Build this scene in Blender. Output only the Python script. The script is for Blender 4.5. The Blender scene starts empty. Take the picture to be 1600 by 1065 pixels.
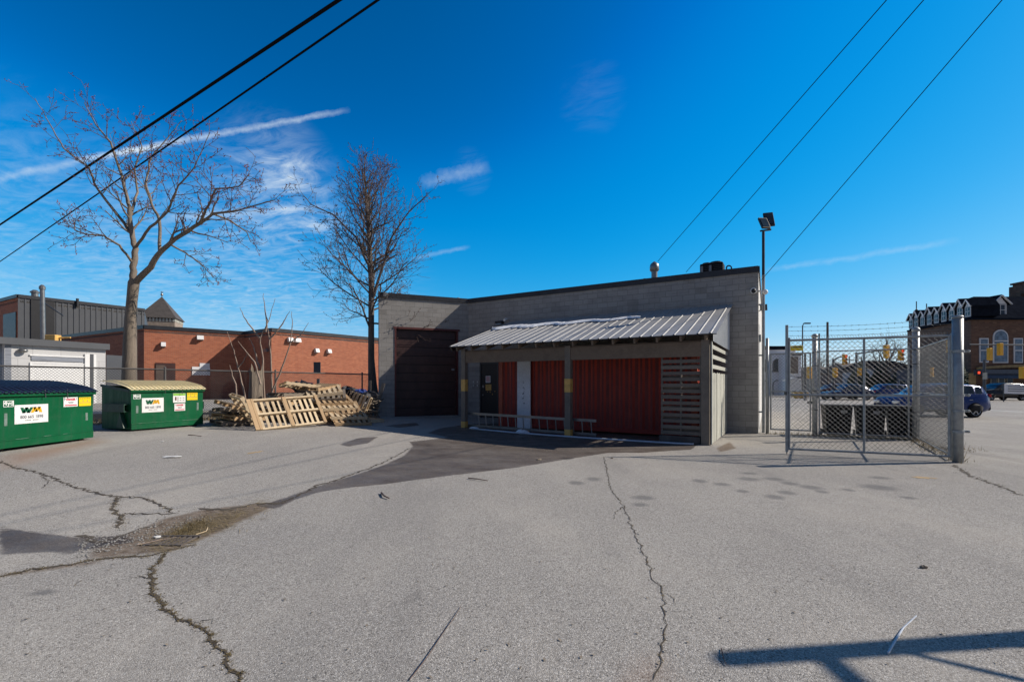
import bpy, bmesh, math, random
import numpy as np
from mathutils import Vector, Matrix
R = math.radians
rnd = random.Random(7)
scene = bpy.context.scene
col = scene.collection
EYE = 1.65; F = 727.0; HZ = 599.0
SUN_AZ = math.atan2(0.994, 0.11)      # measured from +Y towards +X
SUN_EL = R(34.8)
SUN = Vector((math.sin(SUN_AZ)*math.cos(SUN_EL), math.cos(SUN_AZ)*math.cos(SUN_EL), math.sin(SUN_EL)))

# ------------------------------------------------------------ terrain
def gz(x, y):
    d = -.928*(x+3.6) + .371*(y-5)
    s = .6*math.log(1+math.exp(min(40, d/.6)))
    z = .034*s
    z = .5*math.tanh(z/.5) if z > 0 else 0
    r = ((x+3.4)/1.1)**2 + ((y-5.15)/.45)**2
    return z - .035*math.exp(-r)
def at(px, py):
    """point of the terrain on the sight line of a photo pixel"""
    dx, dz = (px-800)/F, (HZ-py)/F
    Y = (EYE-.1)/-dz
    for _ in range(60):
        Y = .5*Y + .5*(EYE-gz(dx*Y, Y))/-dz
    return Vector((dx*Y, Y, gz(dx*Y, Y)))
def on(px, py, Y): return Vector(((px-800)/F*Y, Y, EYE+(HZ-py)/F*Y))

# ------------------------------------------------------------ materials
class NT:
    def __init__(s, nt): s.nt = nt; s.n = nt.nodes; s.l = nt.links
    def new(s, t, **k):
        n = s.n.new(t)
        for a, b in k.items(): setattr(n, a, b)
        return n
    def put(s, sock, v):
        if isinstance(v, bpy.types.NodeSocket): s.l.new(v, sock)
        elif v is not None:
            if sock.type == 'RGBA' and len(v) == 3: v = (*v, 1)
            sock.default_value = v
    def m(s, op, a, b=None, c=None, clamp=False):
        n = s.new('ShaderNodeMath', operation=op, use_clamp=clamp)
        for i, v in enumerate((a, b, c)):
            if v is not None: s.put(n.inputs[i], v)
        return n.outputs[0]
    def mix(s, f, a, b, blend='MIX'):
        n = s.new('ShaderNodeMix', data_type='RGBA', blend_type=blend)
        s.put(n.inputs[0], f); s.put(n.inputs[6], a); s.put(n.inputs[7], b)
        return n.outputs[2]
    def noise(s, vec, scale, detail=4, rough=.55, dist=0, out=0):
        n = s.new('ShaderNodeTexNoise')
        s.put(n.inputs['Vector'], vec); n.inputs['Scale'].default_value = scale
        n.inputs['Detail'].default_value = detail; n.inputs['Roughness'].default_value = rough
        n.inputs['Distortion'].default_value = dist
        return n.outputs[out]
    def mapr(s, v, a, b, c=0., d=1.):
        n = s.new('ShaderNodeMapRange'); n.clamp = True
        s.put(n.inputs[0], v)
        for i, x in enumerate((a, b, c, d)): s.put(n.inputs[i+1], x)
        return n.outputs[0]
    def scl(s, vec, k):
        n = s.new('ShaderNodeVectorMath', operation='MULTIPLY')
        s.put(n.inputs[0], vec); n.inputs[1].default_value = k
        return n.outputs[0]
    def bump(s, h, strength, dist):
        n = s.new('ShaderNodeBump'); n.inputs['Strength'].default_value = strength
        n.inputs['Distance'].default_value = dist; s.put(n.inputs['Height'], h)
        return n.outputs[0]
def base(name):
    m = bpy.data.materials.new(name); m.use_nodes = True
    t = NT(m.node_tree); b = t.n['Principled BSDF']
    tc = t.new('ShaderNodeTexCoord')
    return m, t, b, tc
def mat(name, c, rough=.6, metal=0., var=.25, scale=3., grime=.3, stretch=(1, 1, 1), bump=.0, bscale=40., alt=None, spec=.5, fine=.1):
    """worn, slightly uneven surface: colour drifts, streaks and fine grain"""
    m, t, b, tc = base(name)
    v = t.scl(tc.outputs['Object'], stretch)
    n1 = t.mapr(t.noise(v, scale, 5), .3, .7)
    n2 = t.mapr(t.noise(v, scale*6, 6, .65), .35, .75)
    n3 = t.noise(v, scale*40, 2)
    hi = tuple(min(1, x*(1+var)) for x in c); lo = tuple(x*(1-var) for x in c)
    k = t.mix(n1, lo, alt or hi)
    k = t.mix(t.m('MULTIPLY', n2, grime), k, tuple(x*.45+.012 for x in c))
    k = t.mix(t.m('MULTIPLY', n3, fine*2), k, tuple(x*.6 for x in c))
    t.put(b.inputs['Base Color'], k)
    b.inputs['Metallic'].default_value = metal
    b.inputs['Specular IOR Level'].default_value = spec
    t.put(b.inputs['Roughness'], t.m('ADD', t.m('MULTIPLY', n2, .2), rough-.1, clamp=True))
    if bump: t.put(b.inputs['Normal'], t.bump(t.noise(v, bscale, 4), bump, .02))
    return m
def masonry(name, c1, c2, mortar, bw, bh, ms, var=.5, stain=.35, bump=.6, squash=0, patch=None, rough=.85):
    m, t, b, tc = base(name)
    uv = tc.outputs['UV']
    br = t.new('ShaderNodeTexBrick')
    t.put(br.inputs['Vector'], uv)
    for k, v in (('Color1', c1), ('Color2', c2), ('Mortar', mortar)): t.put(br.inputs[k], v)
    for k, v in (('Scale', 1.), ('Brick Width', bw), ('Row Height', bh), ('Mortar Size', ms), ('Mortar Smooth', .3), ('Bias', 0.)): br.inputs[k].default_value = v
    k = br.outputs['Color']
    # single units of another shade
    sc = t.new('ShaderNodeVectorMath', operation='MULTIPLY'); t.put(sc.inputs[0], uv); sc.inputs[1].default_value = (1/bw, 1/bh, 1)
    fl = t.new('ShaderNodeVectorMath', operation='FLOOR'); t.put(fl.inputs[0], sc.outputs[0])
    wn = t.new('ShaderNodeTexWhiteNoise'); wn.noise_dimensions = '2D'; t.put(wn.inputs['Vector'], fl.outputs[0])
    w = t.mapr(wn.outputs['Value'], .7, 1.)
    big = t.mapr(t.noise(uv, .5, 5, .6), .35, .7)
    med = t.mapr(t.noise(t.scl(uv, (1, 2.2, 1)), 1.6, 6, .65), .45, .75)
    fine = t.noise(uv, 45, 3)
    if patch: k = t.mix(t.m('MULTIPLY', t.m('MULTIPLY', w, big), .8), k, patch)
    k = t.mix(t.m('MULTIPLY', med, stain), k, tuple(x*.45 for x in c1))
    k = t.mix(t.m('MULTIPLY', big, stain*.7), k, tuple(x*.6 for x in c2))
    k = t.mix(t.mapr(fine, .3, .8, 0, .3), k, tuple(x*.6 for x in c1))
    t.put(b.inputs['Base Color'], k)
    b.inputs['Roughness'].default_value = rough; b.inputs['Specular IOR Level'].default_value = .25
    h = t.m('ADD', t.m('MULTIPLY', br.outputs['Fac'], -1.), t.m('MULTIPLY', fine, .5))
    t.put(b.inputs['Normal'], t.bump(h, bump, .012))
    return m
def ground_mat():
    m, t, b, tc = base('old_asphalt')
    o = tc.outputs['Object']
    def attr(n):
        a = t.new('ShaderNodeAttribute'); a.attribute_name = n; return a.outputs['Fac']
    big = t.mapr(t.noise(o, .16, 6, .6), .35, .65)
    med = t.mapr(t.noise(t.scl(o, (1, .45, 1)), .8, 7, .65), .38, .68)
    vo = t.new('ShaderNodeTexVoronoi'); t.put(vo.inputs['Vector'], o); vo.inputs['Scale'].default_value = 165
    sp = t.new('ShaderNodeSeparateColor'); t.put(sp.inputs[0], vo.outputs['Color'])
    vo2 = t.new('ShaderNodeTexVoronoi'); t.put(vo2.inputs['Vector'], o); vo2.inputs['Scale'].default_value = 100
    sp2 = t.new('ShaderNodeSeparateColor'); t.put(sp2.inputs[0], vo2.outputs['Color'])
    k = t.mix(big, (.40, .372, .335), (.56, .52, .455))
    k = t.mix(t.m('MULTIPLY', med, .45), k, (.29, .27, .25))
    g = t.mapr(t.noise(o, 28, 4, .7), .3, .7)
    k = t.mix(t.m('MULTIPLY', g, .3), k, (.21, .21, .212))
    k = t.mix(t.mapr(sp.outputs[0], .0, 1., .80, 0), k, (.155, .147, .138))
    k = t.mix(t.mapr(sp.outputs[1], .7, 1., 0, .72), k, (.74, .71, .66))
    k = t.mix(t.mapr(sp2.outputs[0], .9, 1., 0, .8), k, (.07, .065, .06))
    k = t.mix(t.mapr(sp2.outputs[1], .92, 1., 0, .5), k, (.64, .62, .59))
    # faint worn tracks
    trk = t.mapr(t.noise(t.scl(o, (.9, .12, 1)), 1.3, 3, .5, .6), .55, .72)
    k = t.mix(t.m('MULTIPLY', trk, .38), k, (.22, .21, .20))
    oil = t.mapr(t.noise(o, .9, 5, .55, 1.5), .66, .76)
    k = t.mix(t.m('MULTIPLY', oil, .30), k, (.14, .135, .13))
    dusty = t.mapr(t.noise(t.scl(o, (1, .6, 1)), .45, 6, .62), .5, .72)
    k = t.mix(t.m('MULTIPLY', dusty, .30), k, (.56, .51, .44))
    edge = t.m('MULTIPLY', t.m('SUBTRACT', t.noise(o, 5, 6, .65), .5), .9)
    def soft(n, lo=.42, hi=.58):
        return t.mapr(t.m('ADD', attr(n), t.m('MULTIPLY', edge, .5)), lo, hi)
    dirt = soft('dirt', .35, .65)
    dn = t.mapr(t.noise(o, 9, 6, .7), .3, .7)
    dcol = t.mix(dn, (.11, .082, .06), (.27, .22, .175))
    dcol = t.mix(t.mapr(sp2.outputs[2], .86, 1., 0, .8), dcol, (.33, .31, .28))
    k = t.mix(dirt, k, dcol)
    rust = t.m('MULTIPLY', soft('rust', .2, 1.), .5)
    k = t.mix(rust, k, (.30, .16, .09))
    stain = t.m('MULTIPLY', soft('stain', .35, .8), .62)
    k = t.mix(stain, k, (.13, .13, .132))
    wet = soft('wet', .40, .60)
    hs = t.new('ShaderNodeMix', data_type='RGBA', blend_type='MULTIPLY'); t.put(hs.inputs[0], 1.); t.put(hs.inputs[6], k); t.put(hs.inputs[7], (.24, .20, .18))
    wv = t.mapr(t.noise(t.scl(o, (.5, 1.1, 1)), 1.6, 6, .65), .3, .7, .72, 1.)
    k = t.mix(t.m('MULTIPLY', wet, wv), k, hs.outputs[2])
    t.put(b.inputs['Base Color'], k)
    wr = t.mapr(t.noise(o, 2.3, 4), .3, .7, .38, .75)
    t.put(b.inputs['Roughness'], t.m('ADD', t.m('MULTIPLY', wet, t.m('SUBTRACT', wr, .88)), .88))
    b.inputs['Specular IOR Level'].default_value = .12
    t.put(b.inputs['Specular IOR Level'], t.m('ADD', t.m('MULTIPLY', wet, .35), .1))
    h = t.m('ADD', t.m('MULTIPLY', vo.outputs['Distance'], -1.), t.m('MULTIPLY', g, .6))
    h = t.m('ADD', h, t.m('MULTIPLY', t.m('MULTIPLY', dirt, dn), 2.))
    t.put(b.inputs['Normal'], t.bump(h, .55, .006))
    return m
def wood(name, c1, c2, rough=.8, s=1.):
    m, t, b, tc = base(name)
    o = tc.outputs['Object']
    oi = t.new('ShaderNodeObjectInfo')
    g = t.new('ShaderNodeNewGeometry')
    isl = t.m('ADD', g.outputs['Random Per Island'], t.m('MULTIPLY', oi.outputs['Random'], .37))
    w = t.noise(o, 14*s, 6, .7, 1.5)
    k = t.mix(t.mapr(isl, .1, 1.2), c1, c2)
    k = t.mix(t.mapr(w, .35, .75, 0, .6), k, tuple(x*.5 for x in c1))
    k = t.mix(t.mapr(t.noise(o, 2.5, 4), .5, .8, 0, .45), k, tuple(x*.4 for x in c2))
    t.put(b.inputs['Base Color'], k); b.inputs['Roughness'].default_value = rough
    b.inputs['Specular IOR Level'].default_value = .2
    t.put(b.inputs['Normal'], t.bump(w, .3, .01))
    return m
def glass_mat(name, c=(.02, .03, .04)):
    m, t, b, tc = base(name)
    n = t.noise(tc.outputs['Object'], 2., 3)
    t.put(b.inputs['Base Color'], t.mix(t.mapr(n, .3, .7), c, tuple(x*2.2 for x in c)))
    b.inputs['Roughness'].default_value = .12
    b.inputs['Specular IOR Level'].default_value = .4
    return m
def emis(name, c, s):
    m, t, b, tc = base(name)
    b.inputs['Base Color'].default_value = (*c, 1)
    t.put(b.inputs['Emission Color'], t.mix(t.mapr(t.noise(tc.outputs['Object'], 30, 2), .3, .7), c, tuple(x*.7 for x in c)))
    b.inputs['Emission Strength'].default_value = s
    return m
M = {}
M['ground'] = ground_mat()
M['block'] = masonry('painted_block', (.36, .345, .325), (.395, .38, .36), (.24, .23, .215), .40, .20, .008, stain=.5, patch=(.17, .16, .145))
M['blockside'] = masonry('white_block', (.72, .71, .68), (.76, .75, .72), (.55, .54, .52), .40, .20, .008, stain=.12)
M['brick'] = masonry('red_brick', (.50, .165, .085), (.36, .105, .055), (.34, .25, .19), .24, .085, .010, stain=.2, patch=(.58, .24, .13))
M['brownbrick'] = masonry('brown_brick', (.22, .12, .08), (.13, .075, .055), (.17, .13, .10), .5, .2, .02, stain=.5, patch=(.36, .22, .14))
M['greypanel'] = masonry('grey_panel', (.50, .50, .50), (.55, .55, .55), (.34, .34, .34), 1.2, 1.0, .012, stain=.12, bump=.3)
M['whitepaint'] = mat('white_paint', (.78, .78, .77), .5, grime=.12, var=.04)
M['stucco'] = mat('white_stucco', (.84, .84, .86), .8, grime=.15, var=.05)
M['fascia'] = mat('dark_flashing', (.028, .030, .036), .45, metal=.0, var=.3)
M['roofmem'] = mat('roof_gravel', (.16, .155, .15), .9)
M['darkdoor'] = mat('dark_brown_door', (.060, .026, .022), .5, var=.4, scale=1.5, stretch=(1, 1, .4))
M['redframe'] = mat('red_frame', (.11, .025, .022), .6)
M['container'] = mat('red_container', (.54, .058, .032), .55, var=.3, scale=.9, grime=.5, stretch=(2, 2, .5), alt=(.40, .045, .026))
def contmat():
    m, t, b, tc = base('red_container_faded_shaded'); o = tc.outputs['Object']
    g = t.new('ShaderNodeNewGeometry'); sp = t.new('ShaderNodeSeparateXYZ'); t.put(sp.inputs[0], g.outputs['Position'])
    k = t.mix(t.mapr(sp.outputs[2], .2, 2.3), (.27, .032, .024), (.50, .058, .032))  # red darkens downwards: the shade under the lean-to put into the colour
    run = t.mapr(t.noise(t.scl(o, (5, 5, .35)), 1.5, 6, .62), .42, .75)
    k = t.mix(t.m('MULTIPLY', run, .5), k, (.24, .035, .025))
    k = t.mix(t.m('MULTIPLY', t.mapr(t.noise(o, 1.2, 6, .6), .5, .75), .35), k, (.52, .10, .055))
    k = t.mix(t.mapr(t.noise(o, 9, 8, .7), .64, .70), k, (.10, .035, .02))
    t.put(b.inputs['Base Color'], k); b.inputs['Roughness'].default_value = .6; b.inputs['Specular IOR Level'].default_value = .3
    return m
M['container'] = contmat()
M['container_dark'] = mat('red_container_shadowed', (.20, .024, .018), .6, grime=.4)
M['cont_edge'] = mat('orange_primer', (.42, .085, .04), .6, var=.25)
M['weather'] = wood('weathered_wood', (.27, .20, .145), (.19, .15, .115))
M['greywood'] = wood('grey_wood', (.26, .225, .185), (.165, .145, .125))
M['boards'] = wood('pale_boards', (.66, .66, .58), (.48, .48, .42))
M['sheetpale'] = mat('pale_sheet', (.66, .68, .68), .5, metal=.1, var=.08, grime=.2)
M['pallet'] = wood('new_pallet', (.70, .49, .28), (.36, .25, .15))
M['palletpale'] = wood('pale_pallet', (.84, .69, .47), (.56, .43, .28))
M['palletold'] = wood('old_pallet', (.36, .30, .23), (.19, .165, .14))
M['metalroof'] = mat('galvanised_sheet', (.43, .425, .41), .5, metal=.25, var=.12, scale=1.2, grime=.25)
M['boardwhite'] = mat('chalky_board', (.80, .82, .86), .8, var=.12, scale=2, grime=.35)
M['galv'] = mat('galvanised_pipe', (.36, .38, .385), .5, metal=.4, var=.2, scale=8, grime=.35)
M['galvdark'] = mat('dull_wire', (.10, .105, .11), .55, metal=.3, var=.3, scale=6)
M['rustwire'] = mat('weathered_wire', (.12, .115, .11), .6, metal=.2, var=.3, scale=2)
M['alu'] = mat('aluminium', (.27, .27, .265), .4, metal=.7, var=.15, scale=5)
M['yellow'] = mat('yellow_paint', (.78, .47, .13), .6, grime=.4, scale=6)
M['greenpaint'] = mat('green_enamel', (.003, .135, .055), .5, var=.3, scale=1.6, grime=.5, alt=(.004, .11, .05), stretch=(1.6, 1.6, .5), spec=.25)
def enamel():
    m, t, b, tc = base('green_enamel_worn'); o = tc.outputs['Object']
    k = t.mix(t.mapr(t.noise(o, 1.1, 4), .3, .7), (.0005, .080, .027), (.001, .105, .038))
    run = t.mapr(t.noise(t.scl(o, (9, 9, .5)), 1.6, 6, .6), .50, .80)
    k = t.mix(t.m('MULTIPLY', run, .55), k, (.012, .060, .030))
    dust = t.mapr(t.noise(t.scl(o, (1, 1, 2)), 2.2, 7, .7), .52, .75)
    k = t.mix(t.m('MULTIPLY', dust, .30), k, (.06, .12, .08))
    rust = t.mapr(t.noise(o, 6.5, 9, .72), .655, .70)
    k = t.mix(t.m('MULTIPLY', rust, .8), k, (.13, .055, .025))
    t.put(b.inputs['Base Color'], k); t.put(b.inputs['Roughness'], t.m('ADD', t.m('MULTIPLY', run, .3), .42))
    b.inputs['Specular IOR Level'].default_value = .3
    t.put(b.inputs['Normal'], t.bump(t.noise(t.scl(o, (1, 1, .8)), 2.6, 3), .35, .06))
    return m
M['greenpaint'] = enamel()
M['greendark'] = mat('green_scuffed', (.008, .055, .033), .5, var=.5, scale=4, grime=.7)
M['greenworn'] = mat('scraped_metal', (.16, .22, .19), .6, var=.4, scale=9)
M['navy'] = mat('navy_plastic', (.012, .018, .045), .42, var=.3)
M['cream'] = mat('cream_plastic', (.84, .72, .42), .6, var=.08, grime=.2)
M['white'] = mat('sign_white', (.82, .82, .80), .5, var=.03, grime=.08)
M['wmgreen'] = mat('sign_green', (.0, .10, .04), .5, var=.02, grime=.02)
M['lightgreen'] = mat('sign_light_green', (.25, .55, .06), .5, var=.02, grime=.02)
M['wmyellow'] = mat('sign_gold', (.78, .42, .01), .5, var=.02, grime=.02)
M['signyellow'] = mat('sign_yellow', (.85, .62, .01), .5, var=.02, grime=.05)
M['red'] = mat('sign_red', (.60, .02, .06), .5, var=.02, grime=.02)
M['black'] = mat('black_paint', (.012, .012, .014), .5, var=.2)
M['greytext'] = mat('grey_text', (.16, .17, .19), .5, var=.1)
M['blackplastic'] = mat('black_plastic', (.010, .010, .011), .75, var=.4, scale=2, grime=.2, spec=.2)
M['snow'] = mat('snow', (.85, .88, .92), .7, var=.03, grime=.05, bump=.5, bscale=15)
M['pipewhite'] = mat('white_hose', (.55, .60, .68), .5, var=.1)
M['bark'] = mat('bark', (.22, .18, .14), .9, var=.35, scale=4, stretch=(1, 1, .25), grime=.55, bump=.8, bscale=25)
M['barkdark'] = mat('dark_bark', (.115, .098, .088), .9, var=.4, scale=4, stretch=(1, 1, .25), grime=.4, bump=.8, bscale=25)
M['twig'] = mat('twig', (.13, .085, .07), .9, var=.3)
M['bud'] = mat('bud', (.26, .07, .055), .9, var=.3)
M['sapling'] = mat('sapling_bark', (.34, .26, .21), .9, var=.25, scale=5)
M['wire'] = mat('cable_rubber', (.008, .008, .010), .9, var=.1, grime=0, fine=0, spec=.05)
M['metaldark'] = mat('charcoal_cladding', (.075, .080, .090), .5, var=.12, scale=.6)
M['slate'] = mat('dark_shingle', (.013, .016, .024), .95, var=.3, scale=2, grime=.1, spec=.0)
M['shingle'] = mat('brown_shingle', (.085, .075, .07), .85, var=.25, scale=2)
M['glass'] = glass_mat('dark_glass')
M['glasslight'] = glass_mat('pale_glass', (.10, .14, .18))
M['blue'] = mat('blue_car_paint', (.012, .035, .15), .25, metal=.3, var=.1, grime=.12, spec=.7)
M['darkblue'] = mat('dark_blue_car_paint', (.010, .022, .07), .25, metal=.3, var=.1, grime=.1)
M['maroon'] = mat('maroon_car_paint', (.06, .012, .015), .28, metal=.3, var=.1, grime=.1)
M['blackcar'] = mat('black_car_paint', (.010, .010, .013), .25, var=.1, grime=.1)
M['tyre'] = mat('tyre_rubber', (.018, .018, .019), .85)
M['rim'] = mat('alloy_rim', (.45, .46, .48), .3, metal=.8)
M['tail'] = mat('tail_light', (.50, .01, .012), .2, grime=.0)
M['headl'] = mat('head_light', (.65, .68, .7), .15, grime=.0)
M['signal'] = mat('signal_yellow', (.80, .40, .012), .5, var=.05, grime=.15)
M['redlamp'] = emis('lit_red', (1, .08, .03), 1.3)
M['beige'] = mat('beige_paint', (.42, .29, .13), .8)
M['awning'] = mat('grey_awning', (.10, .12, .15), .8)
M['greywall'] = mat('grey_siding', (.24, .26, .30), .8, stretch=(.3, .3, 3))
M['brownwall'] = mat('brown_siding', (.12, .085, .07), .8)
M['tanwall'] = mat('tan_siding', (.35, .28, .22), .8)
M['concrete'] = mat('concrete', (.34, .33, .31), .9, var=.15, scale=2, grime=.3, bump=.3)
M['evergreen'] = mat('evergreen', (.035, .055, .030), .9, var=.4, scale=2)
M['dry'] = mat('dry_grass', (.30, .23, .12), .9, var=.3, scale=8)
M['moss'] = mat('moss', (.15, .115, .055), .95, var=.4, scale=12)
M['crack'] = mat('crack_soil', (.085, .068, .05), .95, var=.4, scale=12)
M['litter'] = mat('pale_litter', (.7, .7, .68), .8)
M['tarp'] = mat('dark_tarp', (.015, .015, .02), .5)
M['bluetarp'] = mat('blue_plastic', (.01, .04, .22), .5)
M['ochre'] = mat('ochre_mark', (.42, .30, .16), .9)
M['lineWhite'] = mat('road_marking', (.62, .62, .60), .8)

# ------------------------------------------------------------ mesh building
class MB:
    def __init__(s): s.v = []; s.f = []; s.mi = []; s.cur = 0
    def add(s, vs, fs):
        o = len(s.v); s.v += [tuple(v) for v in vs]
        s.f += [tuple(i+o for i in f) for f in fs]; s.mi += [s.cur]*len(fs); return s
    def obox(s, o, u, v, w):
        """box from corner o along three edge vectors"""
        o, u, v, w = map(Vector, (o, u, v, w))
        if u.cross(v).dot(w) < 0: u, v = v, u
        p = [o, o+u, o+u+v, o+v, o+w, o+u+w, o+u+v+w, o+v+w]
        return s.add(p, [(3,2,1,0),(4,5,6,7),(0,1,5,4),(1,2,6,5),(2,3,7,6),(3,0,4,7)])
    def box(s, c, d, rz=0, rx=0, ry=0):
        m = Matrix.Rotation(rz, 3, 'Z') @ Matrix.Rotation(ry, 3, 'Y') @ Matrix.Rotation(rx, 3, 'X')
        u, v, w = m @ Vector((d[0], 0, 0)), m @ Vector((0, d[1], 0)), m @ Vector((0, 0, d[2]))
        return s.obox(Vector(c)-(u+v+w)/2, u, v, w)
    def bar(s, a, b, wd, ht, up=(0, 0, 1)):
        """rectangular bar between two points"""
        a, b = Vector(a), Vector(b); d = b-a
        side = d.cross(Vector(up))
        if side.length < 1e-6: side = d.cross(Vector((1, 0, 0)))
        side.normalize(); u = side.cross(d).normalized()
        return s.obox(a-side*wd/2-u*ht/2, d, side*wd, u*ht)
    def tube(s, pts, r, n=8, cap=True):
        pts = [Vector(p) for p in pts]
        rs = r if isinstance(r, (list, tuple)) else [r]*len(pts)
        vs = []; fs = []; ref = None
        for i, p in enumerate(pts):
            d = (pts[min(i+1, len(pts)-1)] - pts[max(i-1, 0)])
            if d.length < 1e-9: d = Vector((0, 0, 1))
            d.normalize()
            if ref is None: ref = Vector((1, 0, 0)) if abs(d.x) < .8 else Vector((0, 1, 0))
            a = (ref - d*ref.dot(d))
            if a.length < 1e-4: a = d.orthogonal()
            a.normalize(); ref = a; b = d.cross(a)
            for k in range(n):
                t = 2*math.pi*k/n
                vs.append(p + (a*math.cos(t)+b*math.sin(t))*rs[i])
        for i in range(len(pts)-1):
            for k in range(n):
                k2 = (k+1) % n
                fs.append((i*n+k, i*n+k2, (i+1)*n+k2, (i+1)*n+k))
        if cap:
            fs.append(tuple(range(n-1, -1, -1))); fs.append(tuple((len(pts)-1)*n+k for k in range(n)))
        return s.add(vs, fs)
    def prism(s, poly, z0, z1):
        n = len(poly); a = sum(poly[i][0]*poly[(i+1)%n][1]-poly[(i+1)%n][0]*poly[i][1] for i in range(n))
        if a < 0: poly = poly[::-1]
        vs = [(p[0], p[1], z0) for p in poly]+[(p[0], p[1], z1) for p in poly]
        fs = [tuple(range(n-1, -1, -1)), tuple(range(n, 2*n))]
        fs += [(i, (i+1)%n, n+(i+1)%n, n+i) for i in range(n)]
        return s.add(vs, fs)
    def extr(s, poly, d):
        """planar 3D polygon pushed along d"""
        poly = [Vector(p) for p in poly]; d = Vector(d); n = len(poly)
        nrm = Vector((0, 0, 0))
        for i in range(n): nrm += poly[i].cross(poly[(i+1)%n])
        if nrm.dot(d) < 0: poly = poly[::-1]
        vs = poly+[p+d for p in poly]
        return s.add(vs, [tuple(range(n-1, -1, -1)), tuple(range(n, 2*n))]+[(i, (i+1)%n, n+(i+1)%n, n+i) for i in range(n)])
    def sheet(s, a, b, c, d): return s.add([a, b, c, d], [(0, 1, 2, 3)])
    def blob(s, c, r, n=10, seed=0, jit=.15):
        g = random.Random(seed); c = Vector(c); vs = []; fs = []; m = n//2
        for i in range(m+1):
            th = math.pi*i/m
            for k in range(n):
                ph = 2*math.pi*k/n; j = 1+g.uniform(-jit, jit)
                vs.append(c+Vector((r[0]*math.sin(th)*math.cos(ph)*j, r[1]*math.sin(th)*math.sin(ph)*j, r[2]*math.cos(th)*j)))
        for i in range(m):
            for k in range(n): fs.append((i*n+k, (i+1)*n+k, (i+1)*n+(k+1)%n, i*n+(k+1)%n))
        return s.add(vs, fs)
    def build(s, name, m, parent=None, smooth=False, bevel=0, local=False):
        me = bpy.data.meshes.new(name)
        off = Vector((0, 0, 0)); p = parent
        if not local:
            while p: off += p.location; p = p.parent
        me.from_pydata([tuple(Vector(v)-off) for v in s.v], [], s.f)
        for x in (m if isinstance(m, (list, tuple)) else [m]): me.materials.append(M[x])
        if max(s.mi, default=0): me.polygons.foreach_set('material_index', s.mi)
        # wall-aligned UVs in metres
        uv = me.uv_layers.new(name='UVMap')
        co = s.v; data = uv.data
        for pl in me.polygons:
            n = pl.normal
            if abs(n.z) > .7:
                for li in pl.loop_indices:
                    v = co[me.loops[li].vertex_index]; data[li].uv = (v[0], v[1])
            else:
                t = Vector((-n.y, n.x)); t.normalize()
                for li in pl.loop_indices:
                    v = co[me.loops[li].vertex_index]; data[li].uv = (v[0]*t.x+v[1]*t.y, v[2])
        if smooth: me.polygons.foreach_set('use_smooth', [True]*len(me.polygons))
        o = bpy.data.objects.new(name, me); col.objects.link(o)
        if parent: o.parent = parent
        if bevel:
            b = o.modifiers.new('bevel', 'BEVEL'); b.width = bevel; b.segments = 2; b.limit_method = 'ANGLE'
        return o
def tag(o, label=None, cat=None, group=None, kind=None):
    if label: o['label'] = label
    if cat: o['category'] = cat
    if group: o['group'] = group
    if kind: o['kind'] = kind
    return o
def thing(name, label, cat, loc=(0, 0, 0), group=None):
    o = bpy.data.objects.new(name, None); col.objects.link(o); o.location = loc
    return tag(o, label, cat, group)
def copy_tree(o, parent=None, label=None):
    c = o.copy(); col.objects.link(c); c.parent = parent
    if label: c['label'] = label
    for ch in [x for x in bpy.data.objects if x.parent == o and x is not c]: copy_tree(ch, c)
    return c
def text(body, size, m, parent, mtx, name='lettering', bold=0., sx=1.):
    """flat lettering; mtx maps text plane (x right, y up) to the parent's space"""
    cu = bpy.data.curves.new(name, 'FONT'); cu.body = body; cu.size = size; cu.extrude = .001
    cu.offset = bold; cu.align_x = 'CENTER'; cu.align_y = 'CENTER'; cu.resolution_u = 3
    t = bpy.data.objects.new(name, cu); col.objects.link(t)
    dg = bpy.context.evaluated_depsgraph_get(); dg.update()
    me = bpy.data.meshes.new_from_object(t.evaluated_get(dg)); me.name = name
    bpy.data.objects.remove(t)
    me.transform(Matrix.Diagonal((sx, 1, 1, 1))); me.transform(mtx)
    me.materials.clear(); me.materials.append(M[m])
    o = bpy.data.objects.new(name, me); col.objects.link(o)
    if parent: o.parent = parent
    return o
def frame_m(o, right, up):
    r, u = Vector(right).normalized(), Vector(up).normalized(); n = r.cross(u)
    m = Matrix((r, u, n)).transposed().to_4x4(); m.translation = Vector(o); return m

SKY_SAT = 1.25; SKY_VAL = .9; SKY_STR = .1; CLOUD = (6.9, 8.1, 9.2)
# ------------------------------------------------------------ camera, world, sun
cam = bpy.data.cameras.new('camera'); co = bpy.data.objects.new('camera', cam); col.objects.link(co)
co.location = (0, 0, EYE); co.rotation_euler = (R(90), 0, 0)
cam.sensor_width = 36; cam.lens = F/1600*36; cam.shift_y = (HZ-532.5)/1600
cam.clip_start = .05; cam.clip_end = 5000
scene.camera = co
scene.view_settings.view_transform = 'Standard'; scene.view_settings.look = 'None'; scene.view_settings.exposure = 0
sl = bpy.data.lights.new('sun', 'SUN'); so = bpy.data.objects.new('sun', sl); col.objects.link(so)
sl.energy = 5.0; sl.angle = R(.5); sl.color = (1, .905, .79)
so.rotation_euler = SUN.to_track_quat('Z', 'Y').to_euler(); so.location = SUN*60
w = bpy.data.worlds.new('World'); scene.world = w; w.use_nodes = True
t = NT(w.node_tree); bg = t.n['Background']
sky = t.new('ShaderNodeTexSky', sky_type='NISHITA'); sky.sun_disc = False
sky.sun_elevation = SUN_EL; sky.sun_rotation = SUN_AZ; sky.altitude = 200; sky.air_density = 1.0; sky.dust_density = .35; sky.ozone_density = 3.0
tc = t.new('ShaderNodeTexCoord'); D = tc.outputs['Generated']
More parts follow.
